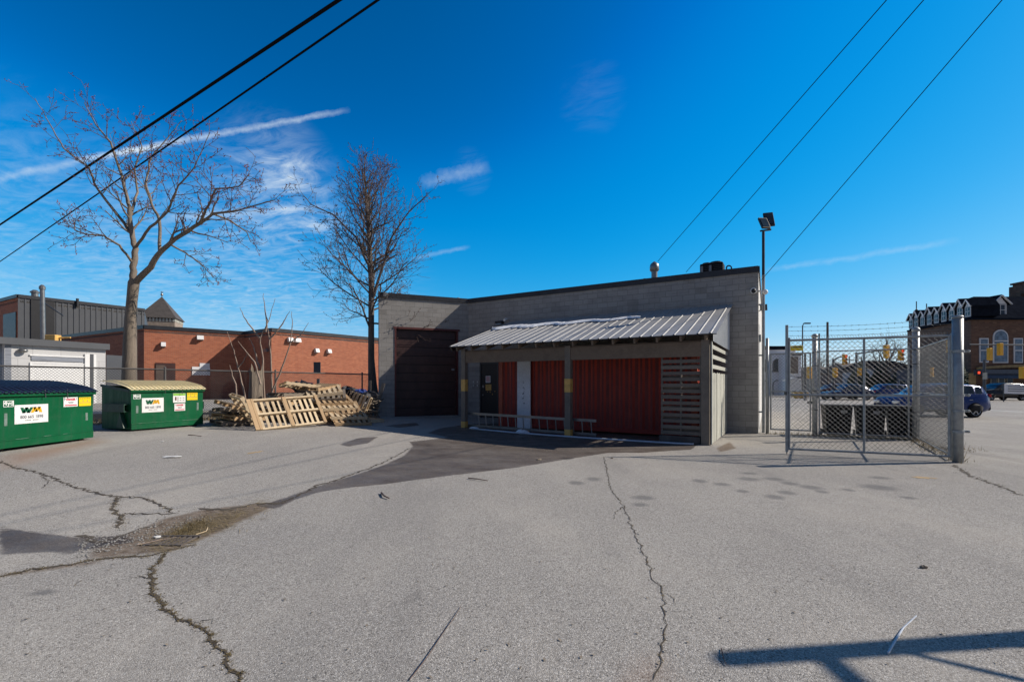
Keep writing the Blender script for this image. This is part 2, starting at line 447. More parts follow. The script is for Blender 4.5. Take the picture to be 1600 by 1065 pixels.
def ray(px, py): return Vector(((px-800)/F, 1, (HZ-py)/F)).normalized()
def dot(a, v):
    n = t.new('ShaderNodeVectorMath', operation='DOT_PRODUCT'); t.put(n.inputs[0], a); n.inputs[1].default_value = v; return n.outputs['Value']
hsv = t.new('ShaderNodeHueSaturation'); hsv.inputs['Saturation'].default_value = SKY_SAT; hsv.inputs['Value'].default_value = SKY_VAL
t.put(hsv.inputs['Color'], sky.outputs[0])
sc0 = t.scl(hsv.outputs[0], (.1, .1, .1))
cv = t.new('ShaderNodeRGBCurve')         # deep polarised blue of a clear early spring noon
for ch, pts in enumerate((((0,0),(.062,.0),(.10,.012),(.18,.10),(.287,.26),(1,1)), ((0,0),(.112,.122),(.153,.225),(.18,.275),(.30,.42),(.51,.63),(1,1)), ((0,0),(.20,.26),(.27,.42),(.337,.64),(.376,.71),(.50,.83),(.72,.95),(1,1.0)))):
    c_ = cv.mapping.curves[ch]
    for k_, (x_, y_) in enumerate(pts):
        if k_ == 0: c_.points[0].location = (x_, y_)
        elif k_ == len(pts)-1: c_.points[-1].location = (x_, y_)
        else: c_.points.new(x_, y_)
cv.mapping.update()
t.put(cv.inputs['Color'], sc0)
skyc = t.scl(cv.outputs[0], (10, 10, 10))
sepd = t.new('ShaderNodeSeparateXYZ'); t.put(sepd.inputs[0], D)
zc = t.m('MAXIMUM', sepd.outputs[2], .06)
proj = t.new('ShaderNodeCombineXYZ')       # cloud layer seen on a flat ceiling
t.put(proj.inputs[0], t.m('DIVIDE', sepd.outputs[0], zc)); t.put(proj.inputs[1], t.m('DIVIDE', sepd.outputs[1], zc))
P = proj.outputs[0]
rot = t.new('ShaderNodeVectorRotate', rotation_type='Z_AXIS'); t.put(rot.inputs['Vector'], P); rot.inputs['Angle'].default_value = R(25)
PR = t.scl(rot.outputs[0], (.45, 1.6, 1))
wisp = t.mapr(t.noise(PR, 1.1, 8, .62, .8), .42, .78)
fineN = t.mapr(t.noise(PR, 4.5, 8, .7, 1.0), .35, .7)
cloud = None
def addc(x):
    global cloud
    cloud = x if cloud is None else t.m('ADD', cloud, x)
tuft = t.mapr(t.noise(t.scl(rot.outputs[0], (1.0, 1.6, 1)), 3.2, 10, .66, 1.3), .40, .72)
tuft = t.m('ADD', t.m('MULTIPLY', tuft, .7), t.m('MULTIPLY', fineN, .3))
def patch(px, py, rad, amt):
    dd = dot(D, ray(px, py))
    m_ = t.mapr(dd, math.cos(rad), math.cos(rad*.1)); m_ = t.m('POWER', m_, 1.6)
    addc(t.m('MULTIPLY', m_, t.m('MULTIPLY', t.m('POWER', tuft, 1.3), amt)))
patch(425, 290, .14, .55); patch(455, 250, .07, .4); patch(470, 320, .10, .35)
patch(100, 330, .15, .1); patch(500, 500, .26, .38); patch(100, 440, .30, .3); patch(350, 420, .25, .3); patch(505, 345, .05, .3)
addc(t.m('MULTIPLY', t.mapr(sepd.outputs[2], .32, .0), t.m('MULTIPLY', t.mapr(sepd.outputs[0], .15, -.6), .10)))
def trail(a, b, width, amt, soft=.02):
    ra, rb = ray(*a), ray(*b); n = ra.cross(rb).normalized(); mid = (ra+rb).normalized(); half = math.acos(ra.dot(mid))
    wob = t.m('MULTIPLY', t.m('SUBTRACT', t.noise(D, 22, 7, .7), .5), width*2.6)
    d = t.m('ABSOLUTE', t.m('ADD', dot(D, n), wob))
    band = t.mapr(d, width, width*.1)
    lim = t.mapr(dot(D, mid), math.cos(half*1.02), math.cos(half*.7))
    tex = t.mapr(t.noise(D, 30, 7, .7), .3, .65, .35, 1.)
    addc(t.m('MULTIPLY', t.m('MULTIPLY', band, lim), t.m('MULTIPLY', tex, amt)))
trail((120, 252), (545, 171), .0062, .6); trail((-500, 385), (300, 215), .007, .42); trail((225, 345), (500, 322), .009, .36); trail((1190, 424), (1500, 376), .007, .2); trail((640, 405), (735, 385), .006, .22)
trail((655, 286), (765, 260), .014, .24); patch(925, 150, .075, .09); patch(735, 268, .05, .2)
cl = t.m('MULTIPLY', cloud, 1., clamp=True)
behind = t.mapr(sepd.outputs[1], .12, -.25)        # out-of-view sky behind and overhead, dimmed and greyed to deepen the shade
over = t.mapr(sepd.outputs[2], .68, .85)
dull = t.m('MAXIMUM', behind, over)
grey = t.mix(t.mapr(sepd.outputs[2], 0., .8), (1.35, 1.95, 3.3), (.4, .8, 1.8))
front = t.mix(cl, skyc, CLOUD)
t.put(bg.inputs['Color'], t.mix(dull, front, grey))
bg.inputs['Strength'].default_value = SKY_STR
# ------------------------------------------------------------ ground sheet
def axis(lo, hi, step, far, grow=1.35):
    a = list(np.arange(lo, hi+1e-6, step)); s = step
    while a[-1] < far: s *= grow; a.append(a[-1]+s)
    s = step
    while a[0] > -far: s *= grow; a.insert(0, a[0]-s)
    return np.array(a)
xs = axis(-13, 14, .07, 2500); ys = axis(1.6, 22, .06, 2500)
X, Y = np.meshgrid(xs, ys)
d_ = -.928*(X+3.6)+.371*(Y-5)
s_ = .6*np.log1p(np.exp(np.minimum(40, d_/.6))); Z = .5*np.tanh(.034*s_/.5)
Z = Z - .035*np.exp(-(((X+3.4)/1.1)**2+((Y-5.15)/.45)**2))
def sdf(poly):
    """signed distance to a polygon, positive inside"""
    best = np.full(X.shape, 1e9); ins = np.zeros(X.shape, bool); n = len(poly)
    for i in range(n):
        ax, ay = poly[i][:2]; bx, by = poly[(i+1) % n][:2]
        ex, ey = bx-ax, by-ay
        tt = np.clip(((X-ax)*ex+(Y-ay)*ey)/(ex*ex+ey*ey+1e-12), 0, 1)
        best = np.minimum(best, np.hypot(X-ax-tt*ex, Y-ay-tt*ey))
        with np.errstate(divide='ignore', invalid='ignore'):
            c = ((ay > Y) != (by > Y)) & (X < (bx-ax)*(Y-ay)/(by-ay)+ax)
        ins ^= c
    return np.where(ins, best, -best)
def field(polys, soft):
    o = np.zeros(X.shape)
    for p in polys: o = np.maximum(o, np.clip(.5+.5*sdf([at(*q) for q in p])/soft, 0, 1))
    return o
wet = field([[(405,790),(440,779),(480,765),(520,752),(560,740),(600,726),(632,711),(645,697),(640,690),(700,683),(668,676),(690,668),(740,662),(800,660),(900,664),(1000,670),(1095,690),(1080,702),(1000,707),(950,707),(880,718),(800,731),(740,738),(660,748),(600,756),(540,762),(500,768),(460,780),(430,795)],
             [(0,823),(60,832),(112,838),(125,850),(110,866),(70,862),(0,866)], [(112,838),(150,838),(200,836),(210,846),(150,856),(110,862)], [(530,694),(560,684),(590,682),(575,692),(545,697)], [(600,665),(650,660),(655,664),(625,668)]], .12)
dirt = field([[(140,872),(150,850),(190,838),(250,812),(320,795),(400,787),(425,792),(395,806),(350,826),(300,848),(262,862),(200,866)],
              [(0,896),(90,884),(160,874),(160,879),(60,892),(0,901)], [(225,852),(262,838),(330,812),(392,800),(380,808),(320,832),(285,852),(240,858)], [(1120,700),(1140,690),(1150,700),(1125,706)]], .14)
rust = field([[(0,712),(150,684),(165,690),(0,735)], [(1030,1065),(1000,1065),(1015,1040)]], .35)
blobs = [(1170,748,16,3),(1170,739,12,2),(1209,748,14,3),(1234,755,13,3),(1268,761,16,4),(1229,769,13,3.5),(1210,776,14,4),(1127,756,13,2.6),(1284,768,9,2.5),(1373,761,24,5),(1375,746,16,2.5),(1005,777,16,4),(1093,751,11,3),(928,748,12,3),(900,754,12,3),(1418,777,11,2.5),(1325,765,9,2.5),(1000,788,12,3),(68,925,22,5),(885,716,10,2),(1160,767,10,2.5)]
stain = np.zeros(X.shape)
for bx, by, rx, ry in blobs:
    p = at(bx, by); q = at(bx+rx, by); r_ = at(bx, by+ry)
    ax, ay = abs(q.x-p.x), abs(r_.y-p.y)
    stain = np.maximum(stain, 1.15-np.hypot((X-p.x)/ax, (Y-p.y)/ay)*.6)
stain = np.clip(stain, 0, 1)
ny, nx = X.shape
me = bpy.data.meshes.new('ground')
idx = np.arange(nx*ny).reshape(ny, nx)
fa = np.stack([idx[:-1, :-1], idx[:-1, 1:], idx[1:, 1:], idx[1:, :-1]], -1).reshape(-1, 4)
me.vertices.add(nx*ny); me.vertices.foreach_set('co', np.stack([X, Y, Z], -1).astype(np.float32).ravel())
me.loops.add(fa.size); me.loops.foreach_set('vertex_index', fa.ravel().astype(np.int32))
me.polygons.add(len(fa)); me.polygons.foreach_set('loop_start', (np.arange(len(fa))*4).astype(np.int32)); me.polygons.foreach_set('loop_total', np.full(len(fa), 4, np.int32))
me.polygons.foreach_set('use_smooth', np.ones(len(fa), bool))
me.update(calc_edges=True)
for nm, arr in (('wet', wet), ('dirt', dirt), ('rust', rust), ('stain', stain)):
    a = me.attributes.new(nm, 'FLOAT', 'POINT'); a.data.foreach_set('value', arr.astype(np.float32).ravel())
me.materials.append(M['ground'])
o = bpy.data.objects.new('ground', me); col.objects.link(o); tag(o, 'worn light grey asphalt yard with wet patches', kind='structure')

# ------------------------------------------------------------ cracks: jagged strips just above the asphalt
def crumbs(path, w0, g, n_):
    mb = MB()
    for i in range(n_):
        p = path[g.randrange(len(path))]+Vector((g.gauss(0, w0*1.1), g.gauss(0, w0*1.1), 0)); r_ = g.uniform(.003, .009); p.z = gz(p.x, p.y)+r_*.3
        mb.blob(p, (r_, r_*g.uniform(.6, 1), r_*.6), 5, i, .35)
    tag(mb.build('crack_grit', 'crack' if g.random() < .5 else 'concrete'), 'loose grit crumbled from the edges of the asphalt crack', 'grit', kind='stuff')
def strip(name, pts, w0, w1, m='crack', lift=.004, seed=1, jag=.03, label=None, tuft=0):
    g = random.Random(seed); P = [at(*p) for p in pts]; path = []
    for a, b in zip(P[:-1], P[1:]):
        n = max(2, int((b-a).length/.06))
        for i in range(n):
            q = a.lerp(b, i/n)
            sd = Vector((-(b-a).y, (b-a).x, 0)).normalized()
            path.append(q+sd*g.uniform(-jag, jag))
    path.append(P[-1]); vs = []; fs = []
    for i, p in enumerate(path):
        d = (path[min(i+1, len(path)-1)]-path[max(i-1, 0)]); d.z = 0; d.normalize(); sd = Vector((-d.y, d.x, 0))
        tt = i/(len(path)-1); w_ = (w0+(w1-w0)*tt)*g.uniform(.35, 1.5)*(1 if 0 < i < len(path)-1 else .1)
        for k in (-1, 1):
            q = p+sd*k*w_/2; vs.append((q.x, q.y, gz(q.x, q.y)+lift))
        if i: fs.append((2*i-2, 2*i-1, 2*i+1, 2*i))
    b = MB(); b.add(vs, fs); o = b.build(name, m); tag(o, label or 'dark jagged crack across the asphalt', kind='structure')
    if name == 'crack' and w0 > .01: crumbs(path, w0, g, int(len(path)*2.5))
    if tuft:
        mb = MB()
        for i in range(tuft):
            p = path[g.randrange(len(path))]; 
            for _ in range(5):
                q = p+Vector((g.gauss(0, w0*.55), g.gauss(0, w0*.55), 0)); h = g.uniform(.003, .012)
                a = g.uniform(0, 6.28); dx = Vector((math.cos(a), math.sin(a), 0))*.004
                q.z = gz(q.x, q.y)+.002; tip = q+Vector((g.gauss(0, .012), g.gauss(0, .012), h))
                mb.add([q-dx, q+dx, tip], [(0, 1, 2)])
        o2 = mb.build('crack_weeds', 'moss' if seed % 2 else 'dry'); tag(o2, 'short moss and dead grass growing in the asphalt crack', 'weeds', kind='stuff')
strip('crack', [(258,866),(240,888),(236,910),(240,930),(262,955),(300,975),(320,988),(332,1005),(352,1025),(375,1063)], .024, .015, seed=3, jag=.022, tuft=260)
strip('crack', [(944,714),(950,745),(955,765),(975,790),(985,820),(1010,870),(1022,905),(1037,920),(1037,960),(1040,1000),(1028,1040),(1020,1064)], .011, .008, seed=4, jag=.02, tuft=30)
strip('crack', [(0,720),(20,730),(60,738),(110,758),(150,770),(185,776),(220,778),(255,790),(276,802)], .035, .03, seed=6, jag=.04, tuft=30)
strip('crack', [(185,776),(178,795),(188,808),(186,825)], .05, .04, seed=7, jag=.03, tuft=80)
strip('crack', [(190,803),(220,802),(270,803)], .03, .04, seed=8, jag=.03)
strip('crack', [(0,900),(50,889),(95,884),(160,872),(230,868),(300,852)], .04, .03, seed=9, jag=.02, tuft=120)
strip('crack', [(310,794),(350,797),(400,787),(440,786)], .06, .09, seed=10, jag=.04)
strip('crack', [(440,786),(500,757),(560,738),(600,722),(640,700)], .05, .02, seed=11, jag=.04)
strip('crack', [(1490,726),(1520,745),(1560,758),(1598,774)], .05, .035, seed=12, jag=.05, tuft=30)
strip('crack', [(120,836),(160,846),(200,832),(260,815)], .05, .02, seed=13, jag=.05)
strip('crack', [(236,905),(222,900),(205,903)], .012, .006, seed=21, jag=.01)
strip('crack', [(300,975),(318,968),(338,970)], .012, .005, seed=22, jag=.01)
strip('crack', [(1037,925),(1052,935),(1058,948)], .008, .004, seed=23, jag=.01)
strip('crack', [(975,790),(962,800),(958,812)], .010, .005, seed=24, jag=.015)
strip('crack', [(60,738),(75,750),(70,762)], .02, .01, seed=25, jag=.03)
strip('crack', [(700,712),(760,722),(820,722)], .012, .006, seed=26, jag=.02)
strip('paint_mark', [(386,709),(412,704)], .12, .12, m='ochre', seed=14, label='faded ochre paint mark on the asphalt')
strip('paint_mark', [(1425,745),(1465,747)], .14, .14, m='ochre', seed=15, label='faded ochre paint smear on the asphalt')
# debris round the drain: grate, dead grass, twigs
c = at(268, 846)
mb = MB(); mb.cur = 0
for i in range(7): mb.box((c.x-.18+i*.06, c.y, gz(c.x, c.y)+.010), (.022, .26, .016), rz=0)
for s in (-1, 1): mb.box((c.x, c.y+s*.14, gz(c.x, c.y)+.011), (.42, .03, .02))
tag(mb.build('drain_grate', 'barkdark'), 'rusty iron drain grate choked with dead grass', 'drain')
g = random.Random(5); mb = MB()
for i in range(1300):
    px = g.triangular(215, 425, 285); py = 850-(px-235)*.33+g.gauss(0, 8)
    p = at(px, py); a = g.gauss(.35, .7); L = g.uniform(.03, .22)
    q = p+Vector((math.cos(a)*L, math.sin(a)*L, 0)); q.z = gz(q.x, q.y)+g.uniform(.003, .03); p.z += g.uniform(.002, .012)
    sd = Vector((-math.sin(a), math.cos(a), 0))*.0035
    mb.add([p-sd, p+sd, q], [(0, 1, 2)])
tag(mb.build('dead_grass', 'dry'), 'matted dead grass washed up along the drain', 'grass', kind='stuff')
mb = MB()
for i in range(900):
    px = g.triangular(250, 330, 300); py = 838-(px-270)*.4+g.gauss(0, 5)
    p = at(px, py); a = g.uniform(0, 6.28); L = g.uniform(.02, .07)
    q = p+Vector((math.cos(a)*L*.5, math.sin(a)*L*.5, g.uniform(.008, .05))); sd = Vector((-math.sin(a), math.cos(a), 0))*.004
    mb.add([p-sd, p+sd, q], [(0, 1, 2)])
tag(mb.build('moss_clump', 'moss'), 'green brown moss and weeds beside the drain', 'weeds', kind='stuff')
mb = MB()
for i in range(700):
    px = g.uniform(120, 330); py = 852-(px-150)*.22+g.gauss(0, 10); p = at(px, py); r_ = g.uniform(.004, .014)
    mb.blob(p+Vector((0, 0, r_*.4)), (r_, r_*.8, r_*.6), 5, i, .3)
tag(mb.build('loose_gravel', 'concrete'), 'loose grey gravel scattered round the drain', 'gravel', kind='stuff')
def stick(name, lab, cat, pts, r, m, grp=None):
    P = [at(*p) for p in pts]; P = [p+Vector((0, 0, r+.004+.01*(i % 2))) for i, p in enumerate(P)]
    mb = MB(); mb.tube(P, [r*(1-.6*i/len(P)) for i in range(len(P))], 5); tag(mb.build(name, m), lab, cat, grp)
stick('stick', 'thin dark twig lying on open asphalt near the camera', 'stick', [(640,1063),(668,1030),(692,990),(712,965),(720,948)], .0035, 'twig')
stick('stick', 'pale dry stalk lying beside the pole shadow', 'stick', [(1388,1022),(1402,1000),(1412,982),(1432,966)], .007, 'pipewhite')
stick('stick', 'short dark stick on asphalt left of the long thin crack', 'stick', [(596,771),(600,777),(608,780)], .015, 'twig')
stick('stick', 'pale straw lying past the drain grate', 'stick', [(306,836),(322,832),(325,824)], .006, 'palletpale')
stick('stick', 'brown reed lying across the drain grate', 'stick', [(215,852),(250,846),(290,838)], .006, 'sapling')
stick('stick', 'crooked dark stick in front of the green dumpster', 'stick', [(294,680),(303,681),(315,682)], .012, 'twig')
stick('stick', 'small curled twig at the tip of the pole shadow', 'stick', [(1127,1014),(1130,1030),(1135,1040)], .004, 'twig')
stick('stick', 'thin twig lying on the wet asphalt', 'stick', [(732,748),(745,750),(762,752)], .012, 'twig')
for i, (px, py, r_) in enumerate([(268,714,.16),(254,690,.035),(246,840,.045),(1443,887,.03),(956,716,.03),(842,718,.06)]):
    p = at(px, py); mb = MB(); mb.blob(p+Vector((0, 0, .012)), (r_, r_*.7, .014), 9, i, .35)
    tag(mb.build('litter', 'litter' if i < 3 else 'palletold'), ['flattened white litter between dumpster and drain', 'scrap of white paper before the green dumpster', 'white plastic scrap caught beside the drain', 'brown leaf on open asphalt to the right', 'small chip at the edge of the wet patch', 'flat wood chip on the wet asphalt'][i], 'litter')
g = random.Random(77); mb = MB()
for i in range(500):
    y = 2.4+10*g.random()**1.4; x = g.uniform(-1.05, 1.05)*y; a = g.uniform(0, 6.28); L = g.uniform(.008, .035)
    p = Vector((x, y, gz(x, y)+.005)); dx = Vector((math.cos(a), math.sin(a), .15))*L; dy = Vector((-math.sin(a), math.cos(a), 0))*L*.3
    mb.add([p, p+dx*.5+dy, p+dx, p+dx*.5-dy], [(0, 1, 2, 3)])
tag(mb.build('leaf_litter', 'palletold'), 'tiny bits of leaf and twig strewn over the asphalt', 'debris', kind='stuff')

# ------------------------------------------------------------ the block building
A = Vector((-5.67, 19.85, 0)); B = Vector((-2.0, 21.4, 0)); C = Vector((8.15, 15.4, 0))
d = (B-C).normalized(); n = Vector((-d.y*-1, 0, 0)); n = Vector((d.y, -d.x, 0))    # n points away from the yard
if n.y < 0: n = -n
up = Vector((0, 0, 1)); TOP = 5.5
sd = Vector((.482, .877, 0)).normalized()
Dk = C+sd*14; Ek = A+n*16
bld = thing('block_building', 'low grey painted concrete block building with a dark roller door and flat roof', 'building', (1.2, 18.4, 0))
def wall(mb, p, q, z0, z1, th, inward):
    p, q = Vector((p[0], p[1], z0)), Vector((q[0], q[1], z0))
    return mb.obox(p, q-p, Vector(inward)*th, up*(z1-z0))
e = (B-A).normalized(); ne = Vector((-e.y, e.x, 0))
D0, D1 = .72, 3.42              # door opening along A-B
L_ab = (B-A).length
DZ0, DZ1 = gz(-4, 20.8), 4.02
mb = MB()
wall(mb, A, A+e*D0, -.3, TOP, .25, ne); wall(mb, A+e*D1, B, -.3, TOP, .25, ne); wall(mb, A+e*D0, A+e*D1, DZ1, TOP, .25, ne)
mb.build('wall', 'block', bld)
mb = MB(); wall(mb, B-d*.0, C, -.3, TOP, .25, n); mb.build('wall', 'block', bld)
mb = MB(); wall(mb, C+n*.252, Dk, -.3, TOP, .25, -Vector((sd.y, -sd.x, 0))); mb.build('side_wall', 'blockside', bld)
mb = MB(); wall(mb, A+ne*.252, Ek, -.3, TOP-.01, .25, Vector((sd.y, -sd.x, 0))); mb.build('side_wall', 'block', bld)
mb = MB(); wall(mb, Ek, Dk, -.3, TOP-.02, .25, -n); mb.build('rear_wall', 'block', bld)
mb = MB(); mb.prism([(p.x, p.y) for p in (A+ne*.3, B+n*.3, C+n*.3, Dk, Ek)], TOP-.25, TOP-.12); mb.build('roof', 'roofmem', bld)
mb = MB()
for p, q, nn in ((A, B, -ne), (B, C, -n)):
    p2, q2 = p+nn*.045, q+nn*.045
    mb.obox(Vector((p2.x, p2.y, TOP-.16)), q2-p2, -nn*.34, up*.20)
nn = Vector((sd.y, -sd.x, 0)); p2 = C+nn*.045
mb.obox(Vector((p2.x, p2.y, TOP-.163)), sd*14, -nn*.34, up*.20)
mb.obox(Vector((A.x, A.y, TOP-.163))-nn*.045, Ek-A, nn*.3, up*.2)
mb.build('roof_flashing', 'fascia', bld)
# roller door, set back
mb = MB(); rec = ne*.16; nh = 10; hh = (DZ1-DZ0)/nh
for i in range(nh):
    o = A+e*D0+rec; z = DZ0+i*hh
    mb.obox(Vector((o.x, o.y, z+.012)), e*(D1-D0), ne*.04, up*(hh-.024))
    mb.obox(Vector((o.x, o.y, z+.10))-ne*.012, e*(D1-D0), ne*.011, up*(hh-.2))
dr = mb.build('roller_door', 'darkdoor', bld)
mb = MB(); o = A+e*D0+ne*.22; mb.obox(Vector((o.x, o.y, DZ0)), e*(D1-D0), ne*.02, up*(DZ1-DZ0)); mb.build('backing', 'black', dr)
mb = MB(); o = A+e*(D1-.2)+rec; mb.obox(Vector((o.x, o.y, 2.25))-ne*.06, e*.12, ne*.05, up*.08); mb.build('door_handle', 'galv', dr)
mb = MB(); o = A+e*(D0-.07)-ne*.02
mb.obox(Vector((o.x, o.y, DZ0)), e*.07, ne*.18, up*(DZ1-DZ0)); o = A+e*D1-ne*.02
mb.obox(Vector((o.x, o.y, DZ0)), e*.07, ne*.18, up*(DZ1-DZ0)); o = A+e*(D0-.12)-ne*.025
mb.obox(Vector((o.x, o.y, DZ1)), e*(D1-D0+.26), ne*.185, up*.09); mb.build('door_frame', 'redframe', bld)
mb = MB(); o = A+e*(D0-.3)-ne*.25; mb.obox(Vector((o.x, o.y, DZ0-.2)), e*(D1-D0+.6), ne*.30, up*.215); mb.build('door_sill', 'concrete', bld)
def fac(s, off=0, z=0):        # point on the long facade: s along from C to B, off in front of it
    p = C+d*s-n*off; return Vector((p.x, p.y, z))
def s_of(px, off=0):           # distance along the facade line at an image column
    k = (px-800)/F; q = C-n*off; return (k*q.y-q.x)/(d.x-k*d.y)
# personnel door
s0, s1 = s_of(777), s_of(753.5); zb = gz(-1.2, 20.9)+.02
mb = MB(); mb.obox(fac(s0-.02, .03, zb), d*(s1-s0+.04), n*.035, up*2.38); pd = mb.build('steel_door', 'black', bld)
mb = MB()
for a_, b_, z0, z1 in ((s0-.1, s0-.02, zb, zb+2.46), (s1+.02, s1+.1, zb, zb+2.46), (s0-.02, s1+.02, zb+2.38, zb+2.46)): mb.obox(fac(a_, .06, z0), d*(b_-a_), n*.07, up*(z1-z0))
mb.build('frame', 'fascia', pd)
w_ = s1-s0
mb = MB(); mb.obox(fac(s0+w_*.42, .045, zb+1.55), d*.25, n*.012, up*.3); q = mb.build('notice', 'white', pd)
mb = MB()
for k in range(5): mb.obox(fac(s0+w_*.42+.03, .05, zb+1.60+k*.048), d*.19, n*.003, up*.022)
mb.build('notice_print', 'red', q)
mb = MB(); mb.obox(fac(s0+w_*.36, .045, zb+1.20), d*.30, n*.012, up*.27); mb.build('notice', 'yellow', pd)
mb = MB(); g = random.Random(9)
for k in range(5):
    mb = MB(); mb.obox(fac(s0+w_*g.uniform(.1, .8), .043, zb+g.uniform(.95, 1.35)), d*g.uniform(.015, .05), n*.01, up*g.uniform(.02, .08)); mb.build('peeled_tape', 'yellow', pd)
mb = MB(); mb.obox(fac(s1-.14, .07, zb+1.32), d*.09, n*.04, up*.11); mb.build('lock', 'alu', pd); mb = MB(); mb.tube([fac(s1-.09, .09, zb+1.0), fac(s1-.09, .03, zb+1.0)], .035, 10); mb.build('door_knob', 'alu', pd)
mb = MB()
for k in range(2):
    for j in range(2): mb = MB(); mb.obox(fac(s1+.25+k*.22, .02, 1.52+j*.16), d*.025, n*.02, up*.09); mb.build('bracket', 'white', bld)
# roof furniture
def roofpt(px, s_back, z): p = fac(s_of(px, -s_back), -s_back, z); return p
p = roofpt(1022.5, 2.2, TOP-.12); v = thing('roof_stack', 'galvanised round flue with a domed cap on the block building roof', 'flue', p)
mb = MB(); mb.tube([p, p+up*1.0], .125, 14); mb.build('pipe', 'alu', v)
mb = MB(); mb.tube([p+up*.9, p+up*.96, p+up*1.1, p+up*1.2, p+up*1.26, p+up*1.32], [.13, .19, .19, .17, .11, .03], 14); mb.build('cap', 'alu', v, True)
p = roofpt(1007.5, 2.2, TOP-.12); mb = MB(); mb.tube([p, p+up*.62], .055, 10); mb.tube([p+up*.62, p+up*.66], .065, 10); tag(mb.build('vent_pipe', 'alu'), 'thin plain vent pipe beside the capped flue', 'pipe')
p = roofpt(716, 1.0, TOP-.12)
mb = MB(); mb.tube([p, p+up*.4], .09, 10); mb.tube([p+up*.38, p+up*.42, p+up*.5], [.15, .15, .06], 10); tag(mb.build('vent_pipe', 'galv'), 'short mushroom vent over the inner corner of the roof', 'pipe')
for px_, lb in ((1104, 'left'), (1118.5, 'right')):
    p = roofpt(px_, 1.6, TOP-.12); v = thing('air_conditioner', 'dark boxy condenser on the roof, %s' % ('narrower one nearer the flue' if lb == 'left' else 'wider one nearer the building corner'), 'air conditioner', p, 'condensers on the roof')
    wd = .40 if lb == 'left' else .56
    mb = MB(); mb.obox(p-d*wd/2-n*.3+up*.05, d*wd, n*.6, up*.72); cb = mb.build('cabinet', 'blackplastic', v, bevel=.04)
    mb = MB()
    for k in range(9): mb.obox(p-d*wd*.42-n*.32+up*(.12+k*.065), d*wd*.5, n*.02, up*.02)
    mb.build('louvres', 'fascia', cb)
    mb = MB(); mb.obox(p+d*wd*.2-n*.32+up*.4, d*.09, n*.018, up*.28); mb.build('data_plate', 'alu', cb)
    mb = MB(); mb.tube([p+up*.77, p+up*.84], wd*.36, 16); mb.build('fan_guard', 'fascia', v)
p = fac(s_of(1138), -.2, TOP+.02); mb = MB()
mb.tube([p+Vector((math.cos(a)*.09, 0, .1+math.sin(a)*.09)) for a in [k*.5 for k in range(-1, 8)]], .025, 6); tag(mb.build('cable_entry', 'fascia'), 'small dark curved conduit on the roof edge', 'conduit')
# cameras and lamps at the right corner
p = fac(.13, .02, 4.72); v = thing('dome_camera', 'white dome security camera on the shaded block wall near the corner', 'camera', p, 'security cameras at the corner')
mb = MB(); mb.tube([p, p-n*.09], .10, 16); mb.build('housing', 'white', v)
mb = MB(); mb.blob(p-n*.10-up*.01, (.075, .075, .075), 12, 0, 0); mb.build('lens', 'black', v, True)
p = C+Vector((.05, .08, 4.72)); v = thing('dome_camera', 'pale security camera on a bracket round the sunlit corner', 'camera', p, 'security cameras at the corner')
mb = MB(); mb.bar(p, p+Vector((.2, -.02, 0)), .05, .05); mb.build('bracket', 'white', v)
mb = MB(); mb.blob(p+Vector((.22, -.02, -.03)), (.08, .08, .09), 12, 0, 0); mb.build('housing', 'white', v, True)
p = Vector((8.46, 15.66, 0)); v = thing('flood_light_pole', 'tall pole fixed to the building corner carrying twin black flood lights', 'flood light', p)
mb = MB(); mb.tube([p, p+up*5.3], .05, 10); mb.build('lower_pole', 'galv', v)
mb = MB(); mb.tube([p+up*5.3, p+up*6.75], .045, 10); mb.build('upper_pole', 'fascia', v)
def panel(c_, w1, h1, tilt, az, mname, par, th=.07):
    m = Matrix.Rotation(az, 3, 'Z') @ Matrix.Rotation(tilt, 3, 'X')
    u, v_, w2 = m @ Vector((w1, 0, 0)), m @ Vector((0, 0, h1)), m @ Vector((0, th, 0))
    b = MB(); b.obox(c_-(u+v_+w2)/2, u, v_, w2); f = b.build('flood_light', mname, par, bevel=.01)
    b = MB(); u2, v2 = u*.8, v_*.8; b.obox(c_-u2/2-v2/2-w2*.62, u2, v2, w2*.1); b.build('lens', 'glass', f)
    b = MB()
    for k in range(6): b.obox(c_-u/2*.8+u*.16*k+w2*.5-v_*.35, u*.03, v_*.7, w2*.35)
    b.build('cooling_fins', mname, f)
panel(p+Vector((.00, -.05, 7.02)), .30, .46, R(-28), R(8), 'black', v)
panel(p+Vector((.24, .1, 7.2)), .30, .66, R(-34), R(-18), 'black', v)
mb = MB(); mb.bar(p+Vector((-.1, 0, 6.78)), p+Vector((.28, .05, 6.84)), .05, .05); mb.build('bracket', 'fascia', v)
for k, z in enumerate((.7, 2.6, 4.3)):
    mb = MB(); mb.box((p.x-.06, p.y, z), (.18, .06, .05)); mb.build('clamp', 'galv', v)
p = Vector((8.5, 15.9, 4.15)); v = thing('wall_flood_light', 'small square flood light tilted down on the sunlit side wall', 'flood light', p)
mb = MB(); mb.bar(p-Vector((.2, -.05, .05)), p, .03, .03); mb.build('arm', 'fascia', v)
panel(p+Vector((.1, 0, .1)), .22, .26, R(-35), R(-25), 'fascia', v, .05)
p = fac(s_of(783), .02, 4.28); v = thing('security_lamp', 'black hooded wall lamp above the shed roof on the block wall', 'wall lamp', p)
mb = MB(); mb.obox(p-d*.16-n*.22, d*.34, n*.22, up*.10); mb.build('hood', 'black', v, bevel=.02)
mb = MB(); mb.obox(p-d*.12-n*.20-up*.06, d*.26, n*.16, up*.06); mb.build('lens', 'glasslight', v)
p = fac(s_of(793.5), .02, 4.45); v = thing('wall_camera', 'small white camera beside the hooded wall lamp', 'camera', p)
